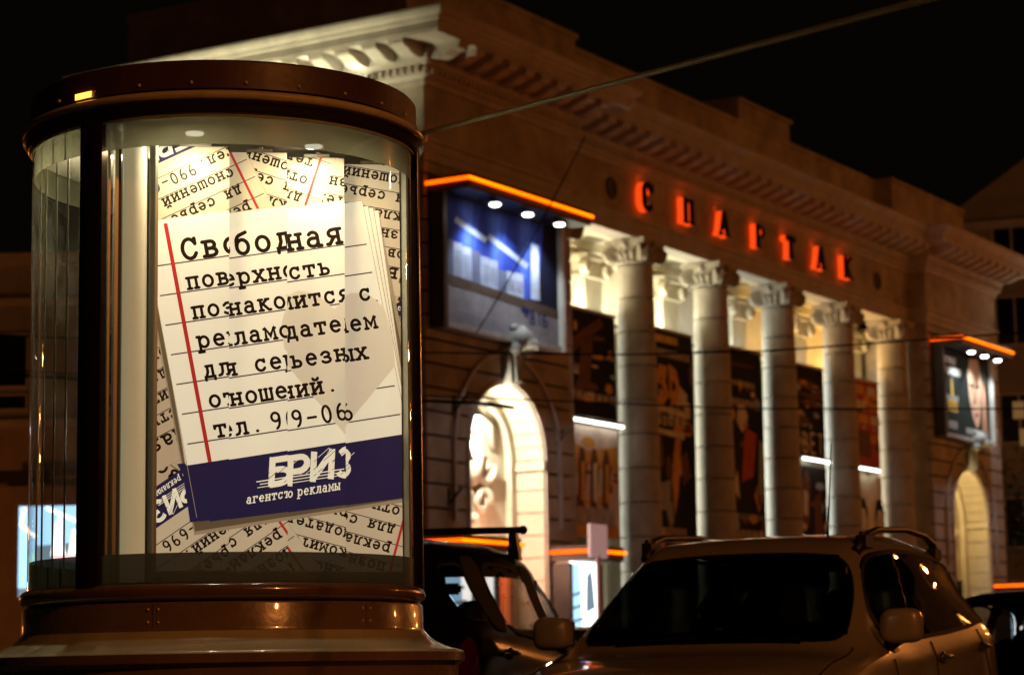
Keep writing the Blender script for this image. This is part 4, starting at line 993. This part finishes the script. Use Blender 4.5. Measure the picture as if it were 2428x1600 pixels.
for i in range(1, 6):
    x = COLX[i]
    t = thing('column_light', 'slim upright light strip behind the left flank of column %s of the portico' % ('one two three four five'.split()[i-1]), 'lamp', (x-.43, 1.88, 0), parent_frame=FB, group='upright light strips behind the columns')
    MB().box(-.05, .02, .0, .05, 1.2, 9.0, .01).obj('housing', DARKMETAL, t)
    lamp('AREA', 'column_strip_light', (x-.42, 1.84, 5.6), cole[i-1]*.20, colc[i-1], size=(.06, 8.0), aim=(x-.02, .80, 5.6), frame=FB)
# floodlight of the side wall, on a bracket
t = thing('side_floodlight', 'floodlight on a bracket below the cornice of the cinema side wall', 'lamp', (-2.6, 4.15, 8.2), parent_frame=FB)
MB().box(-.2, .2, -.15, .15, -.1, .1, .02).tube([(0, 0, 0), (2.5, 0, -.3)], .03).obj('body', DARKMETAL, t)
lamp('SPOT', 'side_light', (-2.6, 4.0, 8.4), 1900, (.96, .95, .60), size=.10, aim=(-1.15, 3.4, 13.4), angle=radians(95), frame=FB, blend=.7)
for k, (yy, ee) in enumerate(((1.2, 5), (2.4, 9), (3.6, 13), (4.8, 13), (6.0, 6), (7.2, 3))):
    t = thing('cornice_uplight', 'small uplight under the side cornice, %s' % ('nearest the front corner', 'second from the front corner', 'third from the front corner', 'third from the rear end', 'second from the rear end', 'nearest the rear end')[k], 'lamp', (-.32, yy, 12.30), parent_frame=FB, group='uplights under the side cornice')
    MB().box(-.06, .06, -.08, .08, 0, .1, .01).obj('body', DARKMETAL, t)
    lamp('AREA', 'cornice_light', (-.42, yy, 12.42), ee, (.96, 1.0, .72), size=.12, aim=(-.75, yy, 13.0), frame=FB)

# ================================================================== STREET LAMPS (out of frame, they light the street)
slm = mat('lamp_post_paint', (.12, .12, .11), .5)
first = None
for i, (x, y, e) in enumerate(((-34.9, -33.8, 1.1), (-3, -33.0, .35), (8, -21.3, .42), (20, -18.6, .42), (33, -14.5, .34), (46, -14.5, .55))):
    if first is None:
        t = thing('street_lamp', '', 'street lamp', (x, y, 0), parent_frame=FB, group='sodium street lamps along the road')
        MB().tube([(0, 0, 0), (0, 0, 4), (0, 0, 8.5), (0, .5, 9.2), (0, 1.3, 9.4)], [.09, .07, .055, .05, .045], 10).obj('pole', slm, t)
        hd = MB().box(-.16, .16, 1.2, 1.95, 9.35, 9.5, .03).obj('lamp_head', slm, t)
        MB().ball((0, 1.56, 9.34), .13, 16, 10, scale=(.7, 1.3, .8)).obj('glass', emitter('sodium_glass', (1, .36, .07), 26), hd); first = t
    else: t = copy_thing(first, FB @ Matrix.Translation((x, y, 0)), '')
    t['label'] = 'sodium street lamp with a curved arm, ' + ('nearest to the photographer', 'set far back across the road', 'opposite the left arch', 'opposite the portico', 'opposite the right arch', 'farthest down the street')[i]
    lamp('POINT', 'sodium_lamp', (x, y+1.56, 9.0), 1550*e, SODIUM, size=.15, frame=FB)

# ================================================================== CARS
def cr(p0, p1, p2, p3, t):
    return .5*((2*p1)+(-p0+p2)*t+(2*p0-5*p1+4*p2-p3)*t*t+(-p0+3*p1-3*p2+p3)*t*t*t)
class Shell:
    """car body from cross sections; (i, j): station along the length, point round the section"""
    def __init__(s, st, zs=1., ws=1., ls=1.):
        s.g = [[Vector((x*ws, y*ls, z*zs)) for x, z in pts] for y, pts in st]; s.n = len(st); s.m = len(st[0][1])
    def row(s, i, j):
        j = max(-(s.m-1), min(s.m-1, j)); r = s.g[i][abs(j)]
        return Vector((-r.x, r.y, r.z)) if j < 0 else r
    def P(s, i, j):
        i = max(0, min(s.n-1.0001, i)); a = int(i); t = i-a; j = max(-s.m+1.0001, min(s.m-1.0001, j)); b = math.floor(j); u = j-b
        def R(ii):
            ii = max(0, min(s.n-1, ii)); return cr(s.row(ii, b-1), s.row(ii, b), s.row(ii, b+1), s.row(ii, b+2), u)
        return cr(R(a-1), R(a), R(a+1), R(a+2), t)
    def N(s, i, j):
        e = .03; a = s.P(i+e, j)-s.P(i-e, j); b = s.P(i, j+e)-s.P(i, j-e); n = a.cross(b)
        n.normalize(); return n if n.length > 0 else Vector((0, 0, 1))
def rr_pt(u, v, r=.22):
    """map the unit square [-1,1]^2 to a rounded square"""
    p = 5.; k = (abs(u)**p+abs(v)**p)**(1/p); mx = max(abs(u), abs(v))
    return (u*mx/k, v*mx/k) if k > 1e-6 else (0, 0)
def patch(S, box, off, n=14, shape=None, ring=None, scl=1.):
    i0, i1, j0, j1 = box; V = []; F = []
    def mp(u, v):
        u, v = rr_pt(u, v); i = (i0+i1)/2+(i1-i0)/2*u*scl; j = (j0+j1)/2+(j1-j0)/2*v*scl
        if shape: i, j = shape(i, j, u, v)
        q = S.P(i, j); c = S.N(i, j)
        if c.dot(q-Vector((0, q.y, .8))) < 0: c = -c
        return q+c*off
    if ring is None:
        for a in range(n+1):
            for b in range(n+1): V.append(mp(-1+2*a/n, -1+2*b/n))
        for a in range(n):
            for b in range(n): F.append((a*(n+1)+b, (a+1)*(n+1)+b, (a+1)*(n+1)+b+1, a*(n+1)+b+1))
    else:
        per = [(-1+2*k/n, -1) for k in range(n)]+[(1, -1+2*k/n) for k in range(n)]+[(1-2*k/n, 1) for k in range(n)]+[(-1, 1-2*k/n) for k in range(n)]
        for u, v in per: V.append(mp(u, v)); V.append(mp(u*ring[0], v*ring[1]))
        L = len(per); F = [(2*k, 2*((k+1) % L), 2*((k+1) % L)+1, 2*k+1) for k in range(L)]
    return V, F
def body_mesh(S, holes, ni=6, nj=5):
    V = []; F = []; ns = (S.n-1)*ni; ms = 2*(S.m-1)*nj
    for a in range(ns+1):
        for b in range(ms+1): V.append(S.P(a/ni, -(S.m-1)+b/nj))
    def inside(i, j):
        for (i0, i1, j0, j1) in holes:
            u = (i-(i0+i1)/2)/((i1-i0)/2*.97); v = (j-(j0+j1)/2)/((j1-j0)/2*.97)
            if abs(u)**5+abs(v)**5 < 1: return True
        return False
    for a in range(ns):
        for b in range(ms):
            i = (a+.5)/ni; j = -(S.m-1)+(b+.5)/nj
            if inside(i, j): continue
            F.append((a*(ms+1)+b, (a+1)*(ms+1)+b, (a+1)*(ms+1)+b+1, a*(ms+1)+b+1))
    F.append(tuple(range(ms+1))); F.append(tuple(ns*(ms+1)+k for k in range(ms+1))[::-1])
    return V, F
ST = [
 (2.24, [(0, .74), (.40, .74), (.62, .72), (.70, .70), (.73, .66), (.75, .6), (.76, .52), (.76, .40), (.70, .30)]),
 (2.02, [(0, .91), (.42, .905), (.68, .87), (.76, .845), (.81, .81), (.84, .72), (.86, .6), (.86, .42), (.78, .28)]),
 (1.55, [(0, 1.00), (.42, .995), (.68, .975), (.77, .95), (.83, .915), (.87, .82), (.90, .66), (.88, .42), (.78, .28)]),
 (1.14, [(0, 1.075), (.42, 1.07), (.70, 1.045), (.80, 1.015), (.86, .985), (.89, .88), (.905, .68), (.88, .42), (.78, .28)]),
 (.74, [(0, 1.325), (.40, 1.315), (.665, 1.275), (.775, 1.14), (.868, 1.01), (.893, .90), (.905, .70), (.88, .42), (.78, .28)]),
 (.34, [(0, 1.585), (.38, 1.575), (.585, 1.535), (.72, 1.29), (.870, 1.03), (.895, .92), (.905, .70), (.88, .42), (.78, .28)]),
 (.02, [(0, 1.660), (.37, 1.652), (.605, 1.605), (.735, 1.33), (.872, 1.05), (.895, .93), (.905, .70), (.88, .42), (.78, .28)]),
 (-.60, [(0, 1.695), (.38, 1.687), (.615, 1.635), (.742, 1.36), (.872, 1.08), (.895, .95), (.905, .70), (.88, .42), (.78, .28)]),
 (-1.25, [(0, 1.69), (.38, 1.682), (.605, 1.625), (.735, 1.38), (.868, 1.12), (.892, .98), (.903, .70), (.88, .42), (.78, .28)]),
 (-1.80, [(0, 1.665), (.37, 1.655), (.585, 1.595), (.71, 1.38), (.855, 1.16), (.885, 1.0), (.895, .70), (.87, .42), (.78, .28)]),
 (-2.06, [(0, 1.60), (.35, 1.59), (.55, 1.52), (.68, 1.34), (.83, 1.14), (.865, 1.0), (.875, .70), (.86, .42), (.76, .28)]),
 (-2.22, [(0, 1.16), (.38, 1.155), (.62, 1.13), (.72, 1.08), (.78, 1.0), (.82, .88), (.83, .68), (.81, .42), (.72, .30)]),
 (-2.27, [(0, .62), (.38, .62), (.60, .61), (.69, .60), (.74, .59), (.77, .56), (.78, .52), (.76, .44), (.70, .32)]),
]
RUBBER = mat('black_rubber', (.008, .008, .008), .7, spec=.1); TYRE = mat('tyre_rubber', (.02, .02, .02), .8, noise=.3, nscale=20)
RIM = mat('alloy_rim', (.5, .5, .5), .3, metal=.9); SEAT = mat('dark_seat_fabric', (.035, .03, .028), .9); PLASTIC = mat('black_plastic', (.018, .017, .016), .45, bump=.1, bscale=80)
CHR = mat('chrome_handle', (.75, .75, .75), .08, metal=1.)
def build_car(name, label, paint, glassm, O, az, zs=1., ws=1., ls=1., rails=True, crossbars=False, group='parked cars', thick=False, onewin=False):
    a = radians(az); h = Vector((sin(a), cos(a), 0)); r = Vector((cos(a), -sin(a), 0))
    M = Matrix((r, h, Vector((0, 0, 1)))).transposed().to_4x4(); M.translation = Vector((O[0], O[1], -.03))
    t = thing(name, label, 'car', group=group); t.matrix_world = M
    S = Shell(ST, zs, ws, ls)
    WS = (3.04, 4.84, -2.02, 2.02); RWN = (10.12, 10.92, -1.7, 1.7)
    sides = [(4.10, 6.28, 2.22, 3.82), (6.42, 8.28, 2.22, 3.82), (8.42, 9.72, 2.24, 3.78)]
    if thick: sides = [(4.45, 5.95, 2.36, 3.72), (6.55, 8.05, 2.34, 3.74), (8.6, 9.6, 2.36, 3.70)]
    if onewin: sides = [(4.10, 9.72, 2.22, 3.82)]
    holes = [WS, RWN]+[(i0, i1, j0, j1) for (i0, i1, j0, j1) in sides]+[(i0, i1, -j1, -j0) for (i0, i1, j0, j1) in sides]
    V, F = body_mesh(S, holes)
    b = mesh_obj('body', V, F, paint, t, smooth=True)
    bm = bmesh.new(); bm.from_mesh(b.data); bmesh.ops.recalc_face_normals(bm, faces=bm.faces[:]); bm.to_mesh(b.data); bm.free()
    names = ['windshield', 'rear_window']+['side_window']*6
    for nm, bx in zip(names, holes):
        V, F = patch(S, bx, .002); g = mesh_obj(nm, V, F, glassm, t, smooth=True)
        V, F = patch(S, bx, .0045, ring=(.95, .90) if nm == 'side_window' else (.955, .965)); mesh_obj('seal', V, F, RUBBER, g, smooth=True)
    for sx in (-1, 1):
        for (i0, i1) in ((6.10, 6.60), (8.10, 8.60)):
            bx = (i0, i1, 2.22, 3.82) if sx > 0 else (i0, i1, -3.82, -2.22)
            V, F = patch(S, bx, -.015 if onewin else .005, n=18); mesh_obj('door_pillar', V, F, RUBBER, t, smooth=True)
        # mirror
        mb = MB(); V = []; F = []; nu, nv = 24, 14
        sg_ = lambda v, p: math.copysign(abs(v)**p, v)
        for b_ in range(nv+1):
            ph = -pi/2+pi*b_/nv
            for a_ in range(nu):
                th = 2*pi*a_/nu; cx_ = sg_(cos(ph), .55)*sg_(cos(th), .5)*.112
                V.append((cx_, sg_(cos(ph), .55)*sg_(sin(th), .7)*.075, sg_(sin(ph), .55)*(.092-.14*max(0, -cx_*sx)*.25)))
        for b_ in range(nv):
            for a_ in range(nu): F.append((b_*nu+a_, b_*nu+(a_+1) % nu, (b_+1)*nu+(a_+1) % nu, (b_+1)*nu+a_))
        mb.add(V, F); mm = mb.obj('mirror', paint, t, smooth=True); mm.location = (sx*(.935*ws), .84*ls, 1.150*zs); mm.rotation_euler = (0, 0, -sx*.12)
        MB().box(-.10, .10, -.078, -.068, -.065, .065, .004).obj('mirror_glass', CHR, mm)
        ma = MB().tube([(sx*.85*ws, .78*ls, 1.05*zs), (sx*.93*ws, .82*ls, 1.10*zs)], .035).obj('mirror_arm', PLASTIC, t)
        tri = MB(); V, F = patch(S, (4.02, 4.35, 3.2, 3.95) if sx > 0 else (4.02, 4.35, -3.95, -3.2), .006, n=5); mesh_obj('mirror_base', V, F, PLASTIC, t, smooth=True)
        for ij, y in ((6.55, 0), (8.35, 0)):
            q = S.P(ij, sx*4.55); nn = Vector((sx, 0, .1)).normalized()
            mb = MB().tube([q+nn*.005+Vector((0, .10, 0)), q+nn*.04+Vector((0, .07, 0)), q+nn*.045+Vector((0, -.07, .0)), q+nn*.005+Vector((0, -.11, .0))], .013, 8).ball((q+nn*.01)[:], .045, 12, 8, scale=(.35, 1, .75)).ball((q+nn*.012+Vector((0, -.15, 0)))[:], .014)
            mb.obj('door_handle', CHR, t, smooth=True)
        # taillight, headlight
        V, F = patch(S, (9.95, 10.95, 3.95, 5.6) if sx > 0 else (9.95, 10.95, -5.6, -3.95), .006); mesh_obj('taillight', V, F, mat('red_lamp_glass', (.08, .006, .005), .08, coat=1), t, smooth=True)
        V, F = patch(S, (.25, 1.5, 2.6, 5.0) if sx > 0 else (.25, 1.5, -5.0, -2.6), .006); mesh_obj('headlight', V, F, mat('lamp_glass', (.45, .45, .45), .06, metal=.4, coat=1), t, smooth=True)
        if rails:
            px = [(.585, .30, 1.540), (.605, .12, 1.635), (.612, -.10, 1.672), (.618, -.8, 1.705), (.608, -1.35, 1.695), (.60, -1.58, 1.66), (.585, -1.75, 1.60)]
            MB().tube([(sx*x*ws, y*ls, z*zs+.012) for x, y, z in px], [.030, .024, .020, .018, .020, .026, .032], 10).obj('roof_rail', PLASTIC, t, smooth=True)
            for y in (.16, -1.62): MB().box(sx*.60*ws-.03, sx*.60*ws+.03, (y-.12)*ls, (y+.10)*ls, 1.56*zs, 1.66*zs, .02).obj('rail_foot', PLASTIC, t)
        for y in (1.38, -1.30):
            w = MB().lathe([(.17, -.11), (.30, -.11), (.335, -.09), (.345, 0), (.335, .09), (.30, .11), (.17, .11)], 36, axis='x', c=(sx*.80*ws, y*ls, .345)).obj('wheel', TYRE, t, auto=radians(40))
            MB().lathe([(0, sx*.10), (.10, sx*.10), (.19, sx*.07), (.21, sx*.10)], 24, axis='x', c=(sx*.80*ws, y*ls, .345)).obj('rim', RIM, w)
    if crossbars:
        for y in (-.22,):
            z = 1.655*zs; mb = MB().tube([(-.66, y, z+.135), (-.3, y, z+.14), (.3, y, z+.14), (.66, y, z+.135)], .021, 8).ball((.67, y, z+.135), .028).ball((-.67, y, z+.135), .028)
            for sx in (-1, 1): mb.prism([(sx*.60-.02, z-.035), (sx*.60+.055, z-.05), (sx*.60+.030, z+.13), (sx*.60-.01, z+.13)], y-.035, y+.035)
            mb.obj('roof_bar', BLACKMETAL, t)
    # interior
    it = MB()
    for sx in (-.37, .37):
        it.box(sx-.24, sx+.24, -.35, -.20, .55, 1.16*zs, .06); it.box(sx-.25, sx+.25, -.30, .22, .45, .60, .05); it.ball((sx, -.30, 1.28*zs), .125, 12, 8, scale=(1.05, .5, .85)); it.tube([(sx-.05, -.3, 1.1*zs), (sx-.05, -.3, 1.22*zs)], .012); it.tube([(sx+.05, -.3, 1.1*zs), (sx+.05, -.3, 1.22*zs)], .012)
    it.box(-.62, .62, -1.25, -1.08, .5, 1.10*zs, .06)
    for sx in (-.36, .36): it.ball((sx, -1.2, 1.2*zs), .11, 12, 8, scale=(1.05, .5, .75))
    it.obj('seats', SEAT, t, auto=radians(40))
    MB().box(-.72, .72, .55, .98, .7, 1.0*zs, .06).obj('dashboard', PLASTIC, t)
    sx = -.37; ring = [(sx+.18*cos(k*2*pi/20), .42+.05*sin(k*2*pi/20), 1.0*zs+.17*sin(k*2*pi/20)) for k in range(20)]
    MB().tube(ring, .016, 6, closed=True).obj('steering_wheel', PLASTIC, t)
    MB().box(-.11, .11, .36, .40, 1.44*zs, 1.51*zs, .015).tube([(0, .38, 1.5*zs), (0, .36, 1.56*zs)], .012).obj('interior_mirror', PLASTIC, t)
    MB().box(-.80*ws, .80*ws, -2.1*ls, 2.0*ls, .25, .40).obj('underbody', PLASTIC, t)
    # wipers, plate
    for x0 in (-.55, .05):
        a_ = S.P(3.05, x0*2.2); b_ = S.P(3.12, x0*2.2+1.6); MB().tube([a_+Vector((0, .02, .02)), b_+Vector((0, .01, .02))], .008, 6).obj('wiper', RUBBER, t)
    return t, S
PAINT_SILVER = mat('champagne_car_paint', (.44, .38, .25), .34, metal=.12, noise=.06, nscale=2, coat=1.0)
PAINT_DARK = mat('black_car_paint', (.004, .0035, .003), .16, spec=.06)
TINT = glass('tinted_glass', (.10, .10, .085), .7); TINT2 = glass('light_tinted_glass', (.62, .60, .58), 1.0)
suv, SS = build_car('parked_suv', 'champagne silver SUV with roof rails and chrome door handles, nearest car at the right', PAINT_SILVER, TINT, (1.43, 13.3), 202.5, zs=1.05, ws=1.05, onewin=True)
# details of the silver suv: fuel flap, door seam, antenna
for bx in ((9.55, 9.95, -5.35, -4.75),):
    V, F = patch(SS, bx, .004, ring=(.93, .93)); mesh_obj('fuel_flap_seam', V, F, RUBBER, suv)
def seam(pts, w=.004):
    q = [SS.P(i, j) for i, j in pts]; c = [SS.N(i, j) for i, j in pts]
    q = [p+(n if n.dot(p-Vector((0, p.y, .8))) > 0 else -n)*.0015 for p, n in zip(q, c)]
    MB().tube(q, w, 5).obj('panel_seam', RUBBER, suv)
for s_ in (-1, 1):
    seam([(6.35, s_*(3.9+.1*k)) for k in range(24)]); seam([(3.9, s_*(4.2+.1*k)) for k in range(20)]); seam([(8.45+.02*k, s_*(3.9+.1*k)) for k in range(20)])
    seam([(3.05-.1*k, s_*(2.35+.02*k)) for k in range(20)])
MB().tube([(-.30, -.30, 1.765), (-.305, -.31, 1.84), (-.325, -.36, 2.30)], [.010, .006, .003], 6).obj('antenna', RUBBER, suv)
dk, _ = build_car('parked_dark_suv', 'black estate car with roof bars parked behind the advertising column', PAINT_DARK, TINT2, (-.55, 14.4), 14, zs=1.04, rails=False, crossbars=True, thick=True)
dk2, _ = build_car('parked_dark_car', 'black car at the right edge beyond the silver SUV', PAINT_DARK, TINT2, (4.75, 19.6), 24, rails=False, zs=.94)
d3_, _ = build_car('parked_dark_car', 'dark low car seen in the gap between the black estate and the silver SUV', mat('maroon_car_paint', (.05, .015, .012), .25, coat=1), TINT2, (.85, 24.0), 26, rails=False, zs=.86)

# ================================================================== BUILDINGS BEHIND
HOUSE = mat('grey_house_plaster', (.30, .29, .27), .9, noise=.25, nscale=1.2, bump=.3, bscale=9); HOUSE2 = mat('ochre_house_plaster', (.36, .27, .20), .9, noise=.25, nscale=1.2, bump=.3, bscale=9)
DARKPANE = mat('dark_window_pane', (.008, .009, .011), .06, coat=1)
lb = thing('left_building', 'grey and ochre town house with dark windows at the left edge behind the column', 'building', (-9.4, 45, 0))
MB().box(-12, 4.6, 0, 12, 0, 6.0).obj('wall', HOUSE2, lb)
MB().box(-12, 4.6, 0.02, 12, 6.0, 9.1).obj('wall', HOUSE, lb)
MB().box(-12.1, 4.7, -.16, .1, 5.92, 6.08, .02).box(-12.1, 4.7, -.10, .1, 8.35, 8.5, .02).obj('string_course', TRIM, lb)
MB().box(-12.2, 4.8, -.45, 12.1, 9.1, 9.35, .03).obj('cornice', TRIM, lb)
for x in (-5.1, -2.95, -.85, 1.4, 3.3):
    for z0, z1 in ((6.75, 7.75), (5.95+.35, 6.55)):
        f = MB().box(x, x+.72, -.05, .0, z0-.05, z1+.05, .01).obj('window', TRIM, lb); MB().box(x+.05, x+.67, -.055, -.051, z0, z1).obj('pane', DARKPANE, f)
bl2 = thing('street_lamp', 'low sodium lamp at the foot of the left town house, outside the frame', 'street lamp', (-15.5, 37, 0), group='sodium street lamps along the road')
MB().tube([(0, 0, 0), (0, 0, 3.4)], .06).obj('pole', slm, bl2); MB().ball((0, 0, 3.5), .14, 12, 8).obj('globe', MATS['sodium_glass'], bl2)
lamp('POINT', 'sodium_lamp', (-15.2, 39.5, 2.6), 260, SODIUM, size=.15)
sc = thing('poster_showcase', 'large lit glass showcase with pale dressed figures, seen behind the left of the column', 'showcase', (-9.75, 44.6, 0), group='lit poster showcases')
MB().box(-.35, 1.75, 0, .38, 0, 4.75, .02).obj('frame', HOUSE2, sc); MB().box(-.30, .75, -.06, .0, 4.80, 5.05).obj('canopy', DARKMETAL, sc)
P = Print(); P.poly([(0, 0), (1, 0), (1, 1), (0, 1)], 0, 3); P.poly([(0, .55), (1, .6), (1, 1), (0, 1)], .002, 2); P.poly([(.0, .1), (.28, .1), (.25, .6), (0, .6)], .0022, 2)
P.line([(.08, .98), (.03, .80), (.15, .72), (.26, .66)], .035, .003, 1); P.poly([(.52, .55), (.64, .55), (.66, .82), (.60, .88), (.54, .80)], .004, 1); P.poly([(.48, .45), (.70, .45), (.66, .62), (.52, .62)], .0045, 1)
P.poly([(.74, .45), (.95, .45), (.92, .72), (.80, .74)], .005, 1); P.poly([(.5, .40), (.95, .38), (.95, .47), (.5, .47)], .0055, 4); P.line([(.18, .15), (.16, .45)], .018, .006, 5); P.line([(.23, .12), (.22, .48)], .018, .006, 5); P.line([(.4, .98), (.95, .80)], .04, .003, 0)
art_obj(P, lambda p, z: (.15+p[0]*1.30, -.01-z, 2.60+p[1]*1.75), 'poster', sc, showart)
rb = thing('right_building', 'pale tall house with a gable and dark windows beyond the right end of the cinema', 'building', (17.6, 84, 0), rz=radians(-18))
MB().box(-2, 26, 0, 14, 0, 17.2).prism([(-2, 17.2), (26, 17.2), (26, 21.5), (4, 21.2)], 0, 14).obj('wall', mat('ochre_plaster_light', (.34, .28, .19), .9, noise=.2, nscale=1, bump=.3, bscale=8), rb)
MB().box(-2.3, 26, -.3, 0, 17.0, 17.3, .02).obj('string_course', TRIM, rb)
for i in range(5):
    for zf in (5.2, 9.0, 12.6, 15.2, 18.2):
        if i == 0 and zf > 16: continue
        x = .2+i*3.0; f = MB().box(x, x+1.5, -.06, 0, zf, zf+1.9, .02).obj('window', TRIM, rb)
        MB().box(x+.12, x+.72, -.065, -.061, zf+.1, zf+1.8).obj('pane', DARKPANE, f); MB().box(x+.80, x+1.4, -.065, -.061, zf+.1, zf+1.8).obj('pane', DARKPANE, f)
litw = mat('dim_lit_window', (.3, .2, .1), .5, emit=(1, .55, .18), estr=.14)
for x_, z_ in ((.75, 9.9), (1.35, 9.9), (.95, 8.9), (1.5, 7.3)): MB().box(x_, x_+.42, -.4, -.36, z_, z_+.62).obj('lit_window', litw, rb)
# pale lit ornament at the right edge, its glints put into a faint glow
lt = thing('edge_ornament', 'curled pale ornament at the right edge above the street, its glints put into the colour', 'lamp', (33.6, -1.0, 11.75), parent_frame=FB)
PALE_GLINT = mat('pale_glint', (.62, .56, .40), .35, metal=.3, emit=(.9, .85, .6), estr=.05)
MB().tube([(-1.3, 0, -1.1), (-.9, 0, -.75), (-.5, 0, -.45), (-.15, 0, -.2), (.1, 0, .15)], [.06, .1, .07, .12, .08]).ball((0, 0, .15), .2).ball((.45, 0, .1), .2).tube([(.3, 0, .7), (1.1, 0, .4)], .12).tube([(.3, 0, .95), (1.1, 0, .75)], .10).obj('bracket', PALE_GLINT, lt, smooth=True)
MB().tube([(.6, 0, -11.8), (.6, 0, 1.0)], .07).obj('pole', DARKMETAL, lt)
lamp('POINT', 'ornament_light', (33.6, -1.6, 11.2), 40, (1, .95, .7), size=.1, frame=FB)  # bodiless light set beside the ornament
fl = thing('flame_reflection', 'tiny flame-shaped glow beyond the silver SUV, standing in for a bright reflection', 'lamp', (33.4, -3.0, 0), parent_frame=FB)  # glowing body on a pole, added in place of a bright reflection
MB().tube([(0, 0, 0), (0, 0, 3.6)], .04).obj('pole', DARKMETAL, fl); MB().ball((0, 0, 3.85), .17, 12, 10, scale=(.7, .7, 2.1)).obj('globe', emitter('flame_reflection_glow', (1, .62, .22), 6), fl)
sg = thing('lit_shop_sign', 'pale lit shop canopy far down the street at the right edge', 'sign', (35.6, -2.0, 0), parent_frame=FB)
MB().box(-.9, 1.5, -.2, .2, 3.6, 4.15, .03).obj('panel', emitter('shop_canopy_glow', (.95, 1, .85), .8), sg); MB().tube([(-.7, 0, 0), (-.7, 0, 3.6)], .05).tube([(1.3, 0, 0), (1.3, 0, 3.6)], .05).obj('pole', DARKMETAL, sg)

# tree at the right edge
tr = thing('street_tree', 'dark leafy tree beside the right end of the cinema', 'tree', (35.2, -.8, 0), parent_frame=FB)
BARK = mat('bark', (.06, .045, .035), .9, noise=.4, nscale=12); LEAF = mat('leaf_green', (.05, .07, .025), .6, noise=.4, nscale=1.5)
mb = MB(); mb.tube([(0, 0, 0), (.1, 0, 2), (.0, .1, 4.2), (.2, .1, 6)], [.2, .16, .12, .05]); rg = random.Random(4); cl = []
for k in range(14):
    a = rg.random()*6.28; L = 1.0+rg.random()*1.4; z0 = 2.6+rg.random()*3.2; e = (L*cos(a), L*sin(a), z0+.8+rg.random()*1.4); mb.tube([(.05, 0, z0), (e[0]*.5, e[1]*.5, z0+.6), e], [.06, .04, .015], 6); cl.append(e)
mb.obj('trunk', BARK, tr)
mb = MB()
for k in range(2600):
    c = rg.choice(cl); rr = rg.gauss(0, .42); p = Vector((c[0]+rg.gauss(0, .45), c[1]+rg.gauss(0, .45), c[2]+rg.gauss(0, .45))); d1_ = Vector((rg.gauss(0, 1), rg.gauss(0, 1), rg.gauss(0, 1))).normalized(); d2_ = d1_.orthogonal().normalized(); s_ = .07+.05*rg.random()
    mb.add([p-d1_*s_, p+d2_*s_*.5, p+d1_*s_, p-d2_*s_*.5], [(0, 1, 2, 3)])
mb.obj('crown', LEAF, tr)

# ================================================================== WIRES
def wire(name, label, pts, r, material=RUBBER, group=None):
    pts = [Vector(p) for p in pts]; o = MB().tube(pts, r, 8).obj(name, material); tag(o, label, 'cable', group); return o
def sag(a, b, s, n=16): a = Vector(a); b = Vector(b); return [a.lerp(b, i/n)-Vector((0, 0, s*4*(i/n)*(1-i/n))) for i in range(n+1)]
CAB = mat('sheathed_cable', (.62, .55, .30), .5)
wire('supply_cable', 'thick pale cable running up from the rim of the advertising column', sag(cab_a, (3.27, .3, 1.885), .012, 30), .0085, CAB)
def fb(x, y, z): return FB @ Vector((x, y, z))
grp = 'thin wires crossing the cinema facade'
wire('overhead_wire', 'nearly level wire crossing the columns at two thirds of their height', [(-22, 30, 6.9), (-10, 30, 5.7), (-1.5, 30, 5.18), (1.5, 30, 5.10), (3.4, 30, 5.12), (6.6, 30, 5.30), (14, 30, 6.0), (26, 30, 7.6)], .012, RUBBER, grp)
wire('overhead_wire', 'wire crossing just below the crown of the left arch', [(-22, 30, 6.6), (-10, 30, 5.3), (-1.5, 30, 4.62), (.3, 30, 4.52), (3.0, 30, 4.36), (6.6, 30, 4.30), (14, 30, 4.6), (26, 30, 6.2)], .010, RUBBER, grp)
wire('overhead_wire', 'double dark wire left of the arch lamp', [(-20, 31, 7.2), (-8, 31, 5.2), (-1.3, 31, 4.66), (-.3, 31, 4.60), (.0, 31, 4.54), FB @ Vector((1.35, -.05, 6.2))], .022, RUBBER, grp)
wire('overhead_wire', 'thin wire running diagonally down from the cornice over the billboard', sag((1.3, 38, 9.95), (-.6, 38, 6.6), .1), .012, RUBBER, grp)
bpy.context.view_layer.update()
